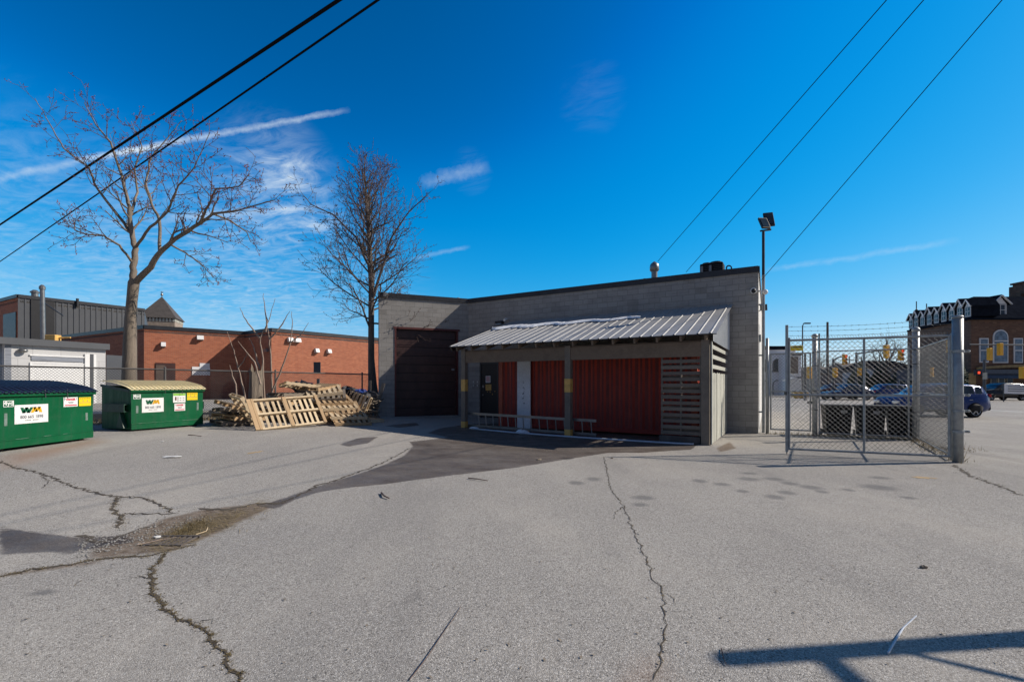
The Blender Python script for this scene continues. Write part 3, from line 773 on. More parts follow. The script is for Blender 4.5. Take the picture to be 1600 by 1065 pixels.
mb = MB(); mb.tube([p, p-n*.10], .035, 8); mb.tube([p-n*.09+d*.02, p-n*.28-up*.06], .055, 10); mb.build('housing', 'white', v)
# conduits down the sunlit side
for k, (ox, r_) in enumerate(((.22, .03), (.40, .04))):
    p = C+Vector((ox, ox*1.9, 0)); mb = MB(); mb.tube([p+up*.1, p+up*(3.2+.5*k)], r_, 8); mb.box((p.x, p.y, 3.2), (.14, .1, .22))
    tag(mb.build('electric_conduit', 'galv'), ['thin metal conduit nearest the building corner', 'thicker metal conduit further along the side wall'][k], 'conduit')

# ------------------------------------------------------------ lean-to shed
S0 = Vector((5.25, 12.4, 0))
def sh(s, t=0, z=0): p = S0+d*s+n*t; return Vector((p.x, p.y, z))
shed = thing('lean_to_shed', 'timber lean-to with sloping galvanised roof built against the block wall', 'shed', sh(4, 2))
def ssh(px, t=0):
    k = (px-800)/F; q = S0+n*t; return (k*q.y-q.x)/(d.x-k*d.y)
zz = lambda p: gz(p.x, p.y)
RT = 4.02      # roof depth to the wall
ze, zw = 2.98, 4.33
for s_, w_, h_ in ((.10, .20, 2.85), (ssh(886.5), .19, 2.85), (8.12, .17, 2.9)):
    mb = MB(); p = sh(s_, 0); z0 = zz(p)
    mb.obox(sh(s_-w_/2, 0, z0-.02), d*w_, n*w_, up*(h_-z0)); po = mb.build('post', 'greywood', shed, bevel=.008)
    if s_ > 1:
        for a_, b_ in ((1.38, 1.80), (z0, z0+.22)):
            mb = MB(); mb.obox(sh(s_-w_/2-.004, -.004, a_), d*(w_+.008), n*(w_+.008), up*(b_-a_)); mb.build('yellow_band', 'yellow', po)
mb = MB(); mb.obox(sh(.2, .02, 2.38), d*(ssh(886.5)-.3), n*.05, up*.40); mb.build('header_beam', 'weather', shed)
mb = MB(); q = ssh(886.5)+.1; mb.obox(sh(q, .02, 2.38), d*(8.03-q), n*.05, up*.40); mb.build('header_beam', 'weather', shed)
mb = MB(); mb.obox(sh(.0, .10, 2.78), d*8.2, n*.10, up*.045); mb.build('wall_plate', 'weather', shed)
# rafters
sl_ = (zw-ze)/(RT+.25)
for k in range(14):
    s_ = .06+k*.63; mb = MB()
    a_, b_ = sh(s_, -.2, ze-.115), sh(s_, RT-.04, zw-.115)
    mb.bar(a_, b_, .055, .15, up); mb.build('rafter', 'weather', shed)
# corrugated roof
def corr(fn, L, step, amp, W=None):
    """ribbed sheet: flat pans and raised ribs; fn(s, t, h)"""
    prof = []; s_ = 0
    while s_ < L-1e-6:
        prof += [(s_, 0), (s_+step*.40, 0), (s_+step*.46, amp), (s_+step*.54, amp), (s_+step*.60, 0)]; s_ += step
    prof.append((L, 0)); return prof
prof = corr(None, 8.75, .305, .02); mb = MB(); vs = []; fs = []
for k, (s_, h_) in enumerate(prof):
    for t_, z_ in ((-.28, ze-.02), (RT, zw)): vs.append(sh(-.22+s_, t_, z_+h_))
    for t_, z_ in ((-.28, ze-.02), (RT, zw)): vs.append(sh(-.22+s_, t_, z_+h_-.006))
for k in range(len(prof)-1):
    a_ = 4*k; b_ = a_+4
    fs += [(a_, b_, b_+1, a_+1), (a_+2, a_+3, b_+3, b_+2), (a_, a_+2, b_+2, b_)]
mb.add(vs, fs); rf = mb.build('roof', 'metalroof', shed)
mb = MB(); mb.obox(sh(-.215, -.255, ze-.05), d*8.72, n*.02, up*.02); mb.build('drip_edge', 'fascia', shed)
# dark end trims
mb = MB(); mb.bar(sh(8.50, -.2, ze-.10), sh(8.50, RT-.05, zw-.10), .04, .17); mb.build('barge_board', 'fascia', shed)
# snow along the top of the roof
g = random.Random(3); mb = MB(); vs = []; fs = []; N = 70; sA, sB = 2.5, 8.5
for k in range(N+1):
    f = k/N; s_ = sA+(sB-sA)*f
    w0 = RT-1.48+.12*math.sin(k*.35)+g.uniform(-.05, .05); ww = (.06+.22*min(1, f*1.3))*g.uniform(.8, 1.15)*(1 if f < .96 else .2)
    for t_, hh_ in ((w0-ww, .0), (w0-ww*.6, .05), (w0+ww*.3, .06), (w0+ww, .0)):
        vs.append(sh(s_, t_, ze+(t_+.28)*(zw-ze+.02)/(RT+.28)+.012+hh_))
for k in range(N):
    for j in range(3): fs.append((4*k+j, 4*k+j+1, 4*k+5+j, 4*k+4+j))
mb.add(vs, fs); tag(mb.build('snow_strip', 'snow', None, True), 'thin strip of melting snow along the upper shed roof', 'snow')
# end gable
gp = corr(None, 3.95, .2, .016); mb = MB(); vs = []; fs = []
for k, (t_, h_) in enumerate(gp):
    T = t_+.05; zt = ze+(T+.28)*(zw-ze)/(RT+.28)-.03; zb2 = 2.78+.0*T
    vs += [sh(-.10-h_, T, zb2), sh(-.10-h_, T, zt)]
for k in range(len(gp)-1): fs.append((2*k, 2*k+2, 2*k+3, 2*k+1))
mb.add(vs, fs); mb.build('gable_sheet', 'sheetpale', shed)
mb = MB()
for k, z_ in enumerate((2.06, 2.33, 2.60)): mb.obox(sh(-.05, .22, z_), n*3.7, d*.03, up*.11)
mb.build('side_slats', 'boards', shed)
mb = MB(); g = random.Random(8); t_ = .22
while t_ < 3.85:
    w_ = g.uniform(.13, .17); mb.obox(sh(-.04-g.uniform(0, .012), t_, .02), n*w_, d*.022, up*(1.93+g.uniform(-.02, .02))); t_ += w_+.012
mb.build('side_boards', 'boards', shed)
mb = MB(); mb.obox(sh(-.075, .03, .03), n*.10, d*.03, up*2.75); mb.build('corner_board', 'boards', shed)
# pallets used as front cladding
def cladding_pallet(z0, lab):
    t_ = thing('pallet', lab, 'pallet', sh(.75, .1, z0), 'grey pallets standing in the shed front')
    w_ = 1.06; s_ = .205
    mb = MB()
    for k in range(7): mb.obox(sh(s_, .06, z0+.02+k*.165), d*w_, n*.02, up*.095)
    mb.build('deck_boards', 'greywood', t_)
    for k in range(3): mb = MB(); mb.obox(sh(s_+k*(w_-.045)/2, .082, z0), d*.045, n*.09, up*1.13); mb.build('stringer', 'greywood', t_)
    mb = MB()
    for k in range(4): mb.obox(sh(s_, .174, z0+.10+k*.31), d*w_, n*.018, up*.09)
    mb.build('rear_boards', 'greywood', t_)
cladding_pallet(.22, 'lower of two weathered grey pallets closing the shed front'); cladding_pallet(1.37, 'upper of two weathered grey pallets closing the shed front')
mb = MB(); mb.obox(sh(.22, .07, .0), d*1.1, n*.2, up*.2); tag(mb.build('timber_sleeper', 'barkdark', bevel=.02), 'dark rotten timber sleeper under the grey pallets', 'timber')
# shipping container
cs0, cs1, ct = .52, ssh(779, 1.47), 1.47; cz0, cz1 = .06, 2.62
cont = thing('shipping_container', 'red corrugated steel container stored under the lean-to', 'container', sh(4, 2.6, 0))
prof = []; s_ = cs0+.12
while s_ < cs1-.30:
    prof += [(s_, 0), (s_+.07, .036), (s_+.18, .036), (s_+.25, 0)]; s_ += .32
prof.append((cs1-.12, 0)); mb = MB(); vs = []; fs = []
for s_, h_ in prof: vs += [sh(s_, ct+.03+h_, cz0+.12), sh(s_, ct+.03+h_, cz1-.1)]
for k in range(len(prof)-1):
    mb.cur = 1 if k % 4 in (1, 3) else 0  # flat faces take the darker red, corrugation shade put into the colour
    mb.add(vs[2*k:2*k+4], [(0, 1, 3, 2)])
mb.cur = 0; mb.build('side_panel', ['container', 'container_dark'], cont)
prof = []; t_ = ct+.1
while t_ < ct+2.0: prof += [(t_, 0), (t_+.05, .036), (t_+.13, .036), (t_+.18, 0)]; t_ += .24
vs = []; fs = []
for t_, h_ in prof: vs += [sh(cs0+.03+h_, t_, cz0+.12), sh(cs0+.03+h_, t_, cz1-.1)]
for k in range(len(prof)-1): fs.append((2*k, 2*k+1, 2*k+3, 2*k+2))
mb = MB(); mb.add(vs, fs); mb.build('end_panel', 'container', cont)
mb = MB()
for s_ in (cs0, cs1-.17): mb.obox(sh(s_, ct, cz0), d*.17, n*.12, up*(cz1-cz0))
mb.obox(sh(cs0, ct+2.05, cz0), d*.12, n*.12, up*(cz1-cz0)); mb.build('corner_post', 'cont_edge', cont, bevel=.006)
mb = MB(); mb.obox(sh(cs0+.17, ct+.005, cz1-.11), d*(cs1-cs0-.34), n*.08, up*.105); mb.obox(sh(cs0+.17, ct+.005, cz0), d*(cs1-cs0-.34), n*.08, up*.14); mb.build('rail', 'container', cont)
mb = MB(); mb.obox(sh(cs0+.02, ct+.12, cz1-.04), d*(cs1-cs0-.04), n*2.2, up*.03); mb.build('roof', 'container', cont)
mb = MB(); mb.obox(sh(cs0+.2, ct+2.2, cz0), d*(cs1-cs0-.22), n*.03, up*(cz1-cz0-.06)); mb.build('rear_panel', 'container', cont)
pa, pb = ssh(828.5, ct-.06), ssh(808, ct-.06)
wp = MB(); wp.obox(sh(pa, ct-.06, .02), d*(pb-pa), n*.05, up*2.5)
wo = wp.build('white_board', 'boardwhite', bevel=.004); tag(wo, 'tall pale blue-white board leaning upright against the red container', 'board')
g = random.Random(17)
for z_ in (1.48, 1.30, 1.13, .90):       # faded strokes, no longer legible
    mb = MB()
    for k in range(3): mb.obox(sh((pa+pb)/2-.05+g.uniform(0, .07), ct-.063, z_+g.uniform(-.06, .04)), d*g.uniform(.012, .05), n*.002, up*g.uniform(.012, .05))
    mb.build('faded_mark', 'greytext', wo)
for ch, z_ in (('L', 1.70),):
    text(ch, .13, 'greytext', wo, frame_m(sh((pa+pb)/2, ct-.064, z_), -d, up), name='painted_letter')
# ladder lying on its edge
la, lb_ = ssh(932, .35), ssh(735, .35)
lad = thing('ladder', 'aluminium extension ladder lying on its edge along the shed front', 'ladder', sh((la+lb_)/2, .3))
zl = lambda s_: zz(sh(s_, .3))
for z_, nm in ((.50, 'rail'), (.07, 'rail')):
    mb = MB(); a_, b_ = sh(la, .34, zl(la)+z_), sh(lb_+.25, .28, zl(lb_)+z_); mb.bar(a_, b_, .035, .085); mb.build(nm, 'alu', lad)
N = int((lb_-la)/.30)
for k in range(N):
    s_ = la+.14+k*.30; f = (s_-la)/(lb_-la); mb = MB()
    mb.tube([sh(s_, .32-.04*f, zl(s_)+.1), sh(s_+.03, .32-.04*f, zl(s_)+.47)], .019, 8); mb.build('rung', 'alu', lad)
pts = [sh(ssh(x_, -.28), -.28) for x_ in (742, 800, 850, 900, 960, 1020, 1060, 1083)]
offs = (0, 0, .02, 0, -.02, -.0, .02, .1)
mb = MB(); mb.tube([Vector((p.x+n.x*o_, p.y+n.y*o_, gz(p.x, p.y)+.035)) for p, o_ in zip(pts, offs)], .028, 8)
tag(mb.build('white_hose', 'pipewhite', None, True), 'long white plastic pipe on the ground before the ladder', 'pipe')
p = sh(ssh(815, -.15), -.15); mb = MB(); mb.blob((p.x, p.y, zz(p)+.05), (.19, .13, .09), 12, 4, .22); mb.blob((p.x+.14, p.y-.04, zz(p)+.03), (.12, .09, .05), 10, 5, .22)
tag(mb.build('snow_lump', 'snow', None, True), 'small heap of leftover snow against the ladder', 'snow')
p = sh(ssh(741, -.1), -.1); mb = MB(); mb.blob((p.x, p.y, zz(p)+.03), (.16, .1, .05), 12, 6, .22)
tag(mb.build('snow_lump', 'snow', None, True), 'tiny snow patch beside the left yellow banded post', 'snow')
# ------------------------------------------------------------ dumpsters (built round the origin, then set down)
def dumpster(L, lidm, label, loc, rz, signs, seed):
    t_ = thing('dumpster', label, 'dumpster', (0, 0, 0), 'green dumpsters on the yard')
    Dp, Hf, Hb = 1.38, 1.13, 1.30
    def quad(a, b, c_, d_): return [a, b, c_, d_]
    mb = MB(); th = .012; z0 = .05
    # trapezoid side profile extruded along x : hollow shell of four walls and a floor
    mb.extr([(0, 0, z0), (0, th, z0), (0, th, Hf), (0, 0, Hf)], (L, 0, 0))
    mb.extr([(0, Dp-th, z0), (0, Dp, z0), (0, Dp, Hb), (0, Dp-th, Hb)], (L, 0, 0))
    for x_ in (0.001, L-th-.001): mb.extr([(x_, th, z0), (x_, Dp-th, z0), (x_, Dp-th, Hb), (x_, th, Hf)], (th, 0, 0))
    mb.extr([(th, th, z0+.002), (L-th, th, z0+.002), (L-th, Dp-th, z0+.002), (th, Dp-th, z0+.002)], (0, 0, th))
    body = mb.build('body', 'greenpaint', t_)
    mb = MB(); mb.obox((-.04, -.055, Hf-.02), (L+.08, 0, 0), (0, .09, 0), (0, 0, .10)); mb.build('top_rim', 'greenpaint', t_, bevel=.012)
    for x_ in (-.04, L-.02): mb = MB(); mb.extr([(x_, .04, Hf-.02), (x_, Dp, Hb-.03), (x_, Dp, Hb+.04), (x_, .04, Hf+.06)], (.06, 0, 0)); mb.build('side_rim', 'greendark', t_)
    mb = MB(); mb.obox((-.003, -.022, .20), (L+.006, 0, 0), (0, .022, 0), (0, 0, .022)); mb.obox((-.003, -.014, z0), (L+.006, 0, 0), (0, .014, 0), (0, 0, .16)); mb.build('base_channel', 'greenpaint', t_, bevel=.004)
    g = random.Random(seed)
    for k in range(3):
        a = g.uniform(.1, L-.4); mb = MB(); mb.obox((a, -.0245, .213), (g.uniform(.05, .3), 0, 0), (0, .003, 0), (0, 0, .006)); mb.build('scuff', 'greenworn', t_)
    for x_ in (.12, L-.20):
        mb = MB(); mb.obox((x_, -.004, .48+g.uniform(0, .05)), (.06, 0, 0), (0, .0035, 0), (0, 0, g.uniform(.18, .28))); mb.build('scuff', 'greenworn', t_)
    for x_, sx in ((-.12, 1), (L, 1)):
        mb = MB(); mb.obox((x_, .12, .55), (.12, 0, 0), (0, 1.0, 0), (0, 0, .03)); mb.obox((x_, .12, .75), (.12, 0, 0), (0, 1.0, 0), (0, 0, .03)); mb.obox((x_+(0 if x_ < 0 else .10), .12, .58), (.02, 0, 0), (0, 1.0, 0), (0, 0, .17))
        mb.extr([(x_+.01, .15, .10), (x_+.01, .5, .10), (x_+.01, .32, .54)], (.10, 0, 0)); mb.build('fork_pocket', 'greendark', t_)
    for s_ in (0, 1):        # two ribbed lids
        mb = MB(); x0 = -.05+s_*(L/2+.055); w_ = L/2+.045; nr = 9; vs = []; fs = []
        prof = []
        for k in range(nr):
            a = x0+w_*k/nr; st = w_/nr
            prof += [(a, 0), (a+st*.55, 0), (a+st*.68, .035), (a+st*.9, .035)]
        prof.append((x0+w_, 0)); m_ = 7
        for x_, h_ in prof:
            for j in range(m_):
                f = j/(m_-1); y_ = -.09+f*(Dp+.08); z_ = Hf+.085+(Hb+.06-Hf)*f+.045*math.sin(math.pi*f)+h_*(1 if 0 < j < m_-1 else .6)
                if j == 0: z_ -= .03
                vs += [(x_, y_, z_)]
        for k in range(len(prof)-1):
            for j in range(m_-1): fs.append((k*m_+j, (k+1)*m_+j, (k+1)*m_+j+1, k*m_+j+1))
        mb.add(vs, fs); o_ = mb.build('lid', lidm, t_)
        so_ = o_.modifiers.new('thick', 'SOLIDIFY'); so_.thickness = .014; so_.offset = -1
    mb = MB(); mb.tube([(L*.42, -.06, Hf+.12), (L*.42, -.075, Hf-.06)], .008, 6); mb.tube([(L*.66, -.06, Hf+.12), (L*.66, -.075, Hf-.10)], .008, 6); mb.build('latch_bar', 'galvdark', t_)
    ry = frame_m
    def plate(x0, x1, z0_, z1_, m_, nm='sign', tilt=0):
        mb = MB(); mb.obox((x0, -.008, z0_), (x1-x0, 0, tilt*(x1-x0)), (0, .007, 0), (0, 0, z1_-z0_)); return mb.build(nm, m_, t_)
    def bars(par, rows, m_):
        mb = MB()
        for x0, x1, z_, h_ in rows: mb.obox((x0, -.0105, z_), (x1-x0, 0, 0), (0, .002, 0), (0, 0, h_))
        mb.build('fine_print', m_, par)
    F_ = lambda x_, z_: frame_m((x_, -.010, z_), (1, 0, 0), (0, 0, 1))
    for sg in signs:
        k_, x0, x1, z0_, z1_ = sg; cx_, cz_ = (x0+x1)/2, (z0_+z1_)/2; w_, h_ = x1-x0, z1_-z0_
        if k_ == 'yd':
            p_ = plate(x0, x1, z0_, z1_, 'white'); mb = MB(); mb.obox((x0+.012, -.0095, z0_+.012), (w_-.024, 0, 0), (0, .001, 0), (0, 0, h_-.024)); mb.build('sign_field', 'wmgreen', p_)
            text('4yd', h_*1.0, 'white', p_, F_(cx_, cz_+.01), bold=.003)
        if k_ == 'wm':
            p_ = plate(x0, x1, z0_, z1_, 'white')
            # heavy slanted W and M built stroke by stroke
            def strokes(pts, wdt, m_, nm, top, bot):
                mb = MB()
                for (a, za), (b, zb_) in pts:
                    mb.extr([(a, -.0112, za), (a+wdt, -.0112, za), (b+wdt, -.0112, zb_), (b, -.0112, zb_)], (0, .0015, 0))
                mb.build(nm, m_, p_)
            zt_, zb_ = z1_-h_*.14, z1_-h_*.44; u = w_*.60/6.4; x_ = x0+w_*.16
            strokes([((x_, zt_), (x_+u*.6, zb_)), ((x_+u*1.5, zt_), (x_+u*.6, zb_)), ((x_+u*1.5, zt_), (x_+u*2.0, zb_)), ((x_+u*3.1, zt_), (x_+u*2.0, zb_))], u*.95, 'wmgreen', 'lettering', zt_, zb_)
            x_ += u*3.2
            strokes([((x_+u*.9, zt_), (x_, zb_)), ((x_+u*.9, zt_), (x_+u*1.3, zb_+h_*.04)), ((x_+u*2.3, zt_), (x_+u*1.3, zb_+h_*.04)), ((x_+u*2.3, zt_), (x_+u*2.8, zb_))], u*.95, 'wmyellow', 'lettering', zt_, zb_)
            text('800 665 1898', h_*.235, 'greytext', p_, F_(cx_, z1_-h_*.66), bold=.0015, sx=w_/.72*.95)
            bars(p_, [(x0+w_*(.30+.045*k), x0+w_*(.335+.045*k), z1_-h_*.85, h_*.035) for k in range(9) if k != 4], 'alu')
            mb = MB()
            for a in (x0+.03, x1-.03):
                for b in (z0_+.03, z1_-.03): mb.tube([(a, -.008, b), (a, -.012, b)], .006, 6)
            mb.build('rivets', 'greytext', p_)
        if k_ == 'dg':
            p_ = plate(x0, x1, z0_, z1_, 'white'); text('DANGER', h_*.30, 'red', p_, F_(cx_, z1_-h_*.24), bold=.003, sx=w_*.68/(h_*1.28))
            bars(p_, [(x0+w_*.3, x1-w_*.3, z1_-h_*.54, h_*.05), (x0+w_*.34, x1-w_*.34, z1_-h_*.64, h_*.05)], 'greytext'); bars(p_, [(x0+w_*.08, x1-w_*.08, z0_+h_*.10, h_*.11)], 'red')
            bars(p_, [(x0+w_*.06, x0+w_*.13, z1_-h_*.2, h_*.07), (x1-w_*.13, x1-w_*.06, z1_-h_*.2, h_*.07)], 'black')
        if k_ == 'yl':
            p_ = plate(x0, x1, z0_, z1_, 'signyellow'); bars(p_, [(x0+w_*.06+k*w_*.18, x0+w_*.19+k*w_*.18, z1_-h_*.16, h_*.06) for k in range(5)], 'redframe')
            bars(p_, [(x0+w_*.05, x1-w_*.05, z0_+h_*.36, h_*.05), (x0+w_*.3, x0+w_*.36, z0_+h_*.5, h_*.16), (x0+w_*.66, x0+w_*.72, z0_+h_*.5, h_*.16)], 'ochre')
        if k_ == 'gr':
            p_ = plate(x0, x1, z0_, z1_, 'white'); bars(p_, [(x0+.005, x1-.005, z1_-h_*.25, h_*.23)], 'lightgreen')
            bars(p_, [(x0+w_*.15, x0+w_*.27, z0_+h_*.22, h_*.4), (x0+w_*.36, x0+w_*.41, z0_+h_*.12, h_*.5)], 'redframe')
            bars(p_, [(x0+w_*(.52+.24*i), x0+w_*(.66+.24*i), z0_+h_*(.2+.25*j), h_*.07) for i in range(2) for j in range(2)], 'greytext')
    mb = MB()
    for x_ in (.12, L-.22):
        for y_ in (.12, Dp-.2): mb.obox((x_, y_, 0), (.1, 0, 0), (0, .1, 0), (0, 0, z0))
    mb.build('foot', 'black', t_)
    t_.location = loc; t_.rotation_euler = (0, 0, rz); return t_
p = at(145, 686); q = Vector((-10.28, 9.22, 0))
L1 = 2.14; a1 = R(90)
dumpster(L1, 'navy', 'green steel dumpster with dark navy ribbed lids, cut by the picture edge', (p.x, p.y-L1, gz(p.x, p.y-1)+.01), a1,
   [('yd', .10, .30, .90, 1.03), ('wm', .315, 1.02, .53, .93), ('dg', 1.38, 1.73, .84, 1.06), ('yl', 1.765, 2.08, .84, 1.05)], 1)
p = at(205, 674); q = at(317, 664.5); dv = (q-p); L2 = dv.length; a2 = math.atan2(dv.y, dv.x)
dumpster(L2, 'cream', 'green steel dumpster with cream yellow ribbed lids standing before the chain link fence', (p.x, p.y, gz((p.x+q.x)/2, (p.y+q.y)/2)+.0), a2,
   [('yd', .05, .24, .92, 1.05), ('wm', .27, .86, .52, .94), ('gr', 1.13, 1.50, .78, 1.06), ('dg', 1.17, 1.49, .52, .75), ('yl', 1.55, 1.88, .84, 1.07)], 2)

# ------------------------------------------------------------ pallets
def pallet_proto(m_, grp, L=1.22, W=1.02, boards=7, name='pallet'):
    t_ = thing(name, 'pallet', 'pallet', (0, 0, 0), grp); g = random.Random(hash(m_) % 1000 if False else len(m_))
    mb = MB()
    for k in range(boards):
        x_ = -L/2+(L-.10)*k/(boards-1); mb.obox((x_, -W/2+g.uniform(-.008, .008), .107), (.10, 0, 0), (0, W, 0), (0, 0, .018))
    mb.build('deck_boards', m_, t_)
    for k in (-1, 0, 1): mb = MB(); mb.obox((-L/2, k*(W/2-.022)-.022, .018), (L, 0, 0), (0, .044, 0), (0, 0, .089)); mb.build('stringer', m_, t_)
    mb = MB()
    for k in range(4): x_ = -L/2+(L-.10)*k/3; mb.obox((x_, -W/2, 0), (.10, 0, 0), (0, W, 0), (0, 0, .018))
    mb.build('bottom_boards', m_, t_)
    return t_
GP = 'loose wooden pallets heaped along the fence'
protos = {}
def put(m_, label, loc, rot):
    if m_ not in protos: o_ = pallet_proto(m_, GP); protos[m_] = o_; 
    else: o_ = copy_tree(protos[m_])
    o_['label'] = label; o_.location = loc; o_.rotation_euler = rot; return o_
def base_pt(px, py, Y):
    p = on(px, py, Y); return p
# right-hand stack, slightly slumped
g = random.Random(21)
c0 = on(512, 600, 17.6); gz0 = gz(c0.x, c0.y)
names = ['bottom', 'second', 'third', 'fourth', 'fifth', 'sixth', 'seventh', 'eighth', 'ninth']
for k in range(9):
    m_ = ('pallet', 'palletpale', 'pallet', 'palletold')[k % 4] if k else 'pallet'
    put(m_, '%s pallet %sof the tall slumping stack near the dark tree' % (names[k], '' if k else 'from the ground '),
        (c0.x-.055*k+g.uniform(-.07, .07), c0.y+.03*k+g.uniform(-.06, .06), gz0+.01+k*.150), (R(g.uniform(-2, 2)), R(-4-g.uniform(0, 3)), R(62+g.uniform(-16, 16))))
# middle stack behind the long panel
c1 = on(452, 612, 17.2); z1 = gz(c1.x, c1.y)
for k in range(7):
    m_ = ('palletold', 'pallet', 'palletpale')[k % 3]
    put(m_, '%s pallet of the low stack behind the long leaning panel' % names[k], (c1.x+g.uniform(-.12, .12), c1.y+g.uniform(-.1, .1), z1+.01+k*.152), (R(g.uniform(-3, 3)), R(g.uniform(-2, 5)), R(75+g.uniform(-22, 22))))
put('palletpale', 'pale pallet tipped flat across the top of the low stack', (c1.x+.25, c1.y+.3, z1+1.22), (R(-6), R(7), R(40)))
# left heap
c2 = on(368, 640, 15.6); z2 = gz(c2.x, c2.y)
for k, (dx, dy, dz, rx, ry, rz, m_, lb) in enumerate([
    (0, 0, .02, 2, 3, 52, 'palletold', 'weathered pallet lying lowest in the left heap'), (.05, .1, .19, 6, 4, 72, 'pallet', 'brown pallet second in the left heap'),
    (-.1, .2, .36, -4, 9, 45, 'palletold', 'weathered pallet third in the left heap'), (.15, 0, .50, 10, 14, 64, 'pallet', 'tilted pallet topmost of the left heap'),
    (.45, -.35, .42, 12, 62, 60, 'palletpale', 'pale pallet propped steeply against the left heap'), (.25, .9, .62, 0, -6, 85, 'palletold', 'old flat pallet at the back of the left heap')]):
    put(m_, lb, (c2.x+dx, c2.y+dy, z2+dz), (R(rx), R(ry), R(rz)))
# front right pallets
g = random.Random(33)
for k in range(7):
    p = on(548-7*k, 650, 16.5+.16*k); m_ = ('pallet', 'palletpale', 'pallet', 'palletpale', 'pallet', 'palletold', 'palletpale')[k]
    put(m_, '%s pallet of the tilted stepped row facing the yard right of the long panel' % ('foremost', 'second', 'third', 'fourth', 'fifth', 'sixth', 'rearmost')[k], (p.x, p.y, gz(p.x, p.y)+.13+.155*k), (R(13+g.uniform(-4, 9)), R(g.uniform(-7, 7)), R(24+g.uniform(-10, 12))))
p = on(566, 652, 17.4); put('palletpale', 'small flat pallet nearest the dark tree trunk', (p.x, p.y, gz(p.x, p.y)+.02), (R(3), R(2), R(55)))
p = on(556, 632, 18.0); put('palletpale', 'whitish pallet standing on edge behind the tall stack', (p.x, p.y, gz(p.x, p.y)+.55), (R(72), R(14), R(-25)))

# long double panel leaning on the heap: 3 stringers, 3 rails, slats behind
P0, P1 = at(400, 673), on(511, 660, 15.75); ex = (P1-P0); Lp = ex.length; ex.normalize(); ev = Vector((-.42, .5, .90)); ev = (ev-ex*ev.dot(ex)).normalized(); en = ex.cross(ev).normalized()
if en.y < 0: en = -en
Hp = 1.12; P0 = P0+up*.02
lp = thing('long_pallet', 'long pale double pallet leaning on its edge at the front of the heap', 'pallet', P0)
mb = MB()
for z_ in (0, .5, 1): mb.obox(P0+ev*z_*(Hp-.06), ex*Lp, ev*.06, en*.09)
mb.build('rail', 'palletpale', lp)
for s_, w_ in ((0, .12), (.13, .07), (Lp/2-.05, .11), (Lp-.10, .10)): mb = MB(); mb.obox(P0+ex*s_-en*.022, ex*w_, ev*Hp, en*.02); mb.build('front_board', 'pallet', lp)
mb = MB(); k = 0; s_ = .24
while s_ < Lp-.12: mb.obox(P0+ex*s_+en*.092, ex*.085, ev*Hp, en*.018); s_ += .176
mb.build('rear_slats', 'palletpale', lp)
# loose planks and scrap by the tree
g = random.Random(31)
for k, (px, py, Y_, dx, dz, w_, m_, lb) in enumerate([(577, 640, 18.6, -.05, 1.5, .10, 'greywood', 'pale grey plank standing against the dark tree trunk'), (586, 645, 18.9, .28, 1.4, .12, 'greywood', 'grey board leaning between the dark tree and the block wall'),
    (562, 636, 18.8, .9, .75, .05, 'barkdark', 'thin dark pole leaning over the scrap heap'), (548, 628, 18.2, -.5, .5, .09, 'palletold', 'short broken board on the scrap heap'), (555, 650, 17.6, .5, .75, .06, 'palletpale', 'pale lath leaning beside the whitish pallet')]):
    p = on(px, py, Y_); p.z = gz(p.x, p.y)+.05; mb = MB(); mb.bar(p, p+Vector((dx, .25, dz)), w_, .03, (0, 1, 0)); tag(mb.build('plank', m_), lb, 'plank')
for k, (px, py, r_, m_, lb) in enumerate([(542, 612, .30, 'tarp', 'black tarpaulin bundle on the scrap heap'), (563, 613, .20, 'bluetarp', 'bright blue plastic bundle on the scrap heap'), (555, 622, .34, 'tarp', 'dark heap of scrap bags behind the whitish pallet'), (576, 618, .28, 'tarp', 'black bag slumped at the dark tree trunk'), (470, 604, .35, 'tarp', 'black sheet crumpled on top of the low stack'), (425, 618, .16, 'alu', 'small silvery can beside the tree stump'), (548, 616, .09, 'signyellow', 'small yellow scrap on the scrap heap')]):
    p = on(px, py, 18.4); mb = MB(); mb.blob(p, (r_*1.3, r_, r_*.65), 12, k+40, .3); tag(mb.build('scrap_bundle' if m_ != 'alu' else 'can', m_), lb, 'scrap')
g = random.Random(41); mb = MB()
for k in range(90):
    px = g.uniform(538, 590); p = on(px, 640, 18.9+g.uniform(-.8, .8)); p.z = gz(p.x, p.y)+g.random()**1.5*.75; a = g.uniform(0, 3.14)
    mb.box(p, (g.uniform(.2, .7), .06, .03), a, g.uniform(-.4, .4), g.uniform(-.5, .5))
tag(mb.build('scrap_wood', 'palletold'), 'tangle of broken weathered boards piled by the dark tree', 'scrap wood', kind='stuff')
mb = MB()
for k in range(70):
    px = g.uniform(345, 400); p = on(px, 655, 15.8+g.uniform(-.5, .6)); p.z = gz(p.x, p.y)+g.random()*.22
    mb.box(p, (g.uniform(.2, .8), .05, .02), g.uniform(0, 3.14), 0, g.uniform(-.3, .3))
tag(mb.build('scrap_wood', 'palletold'), 'splintered old boards scattered under the left heap', 'scrap wood', kind='stuff')

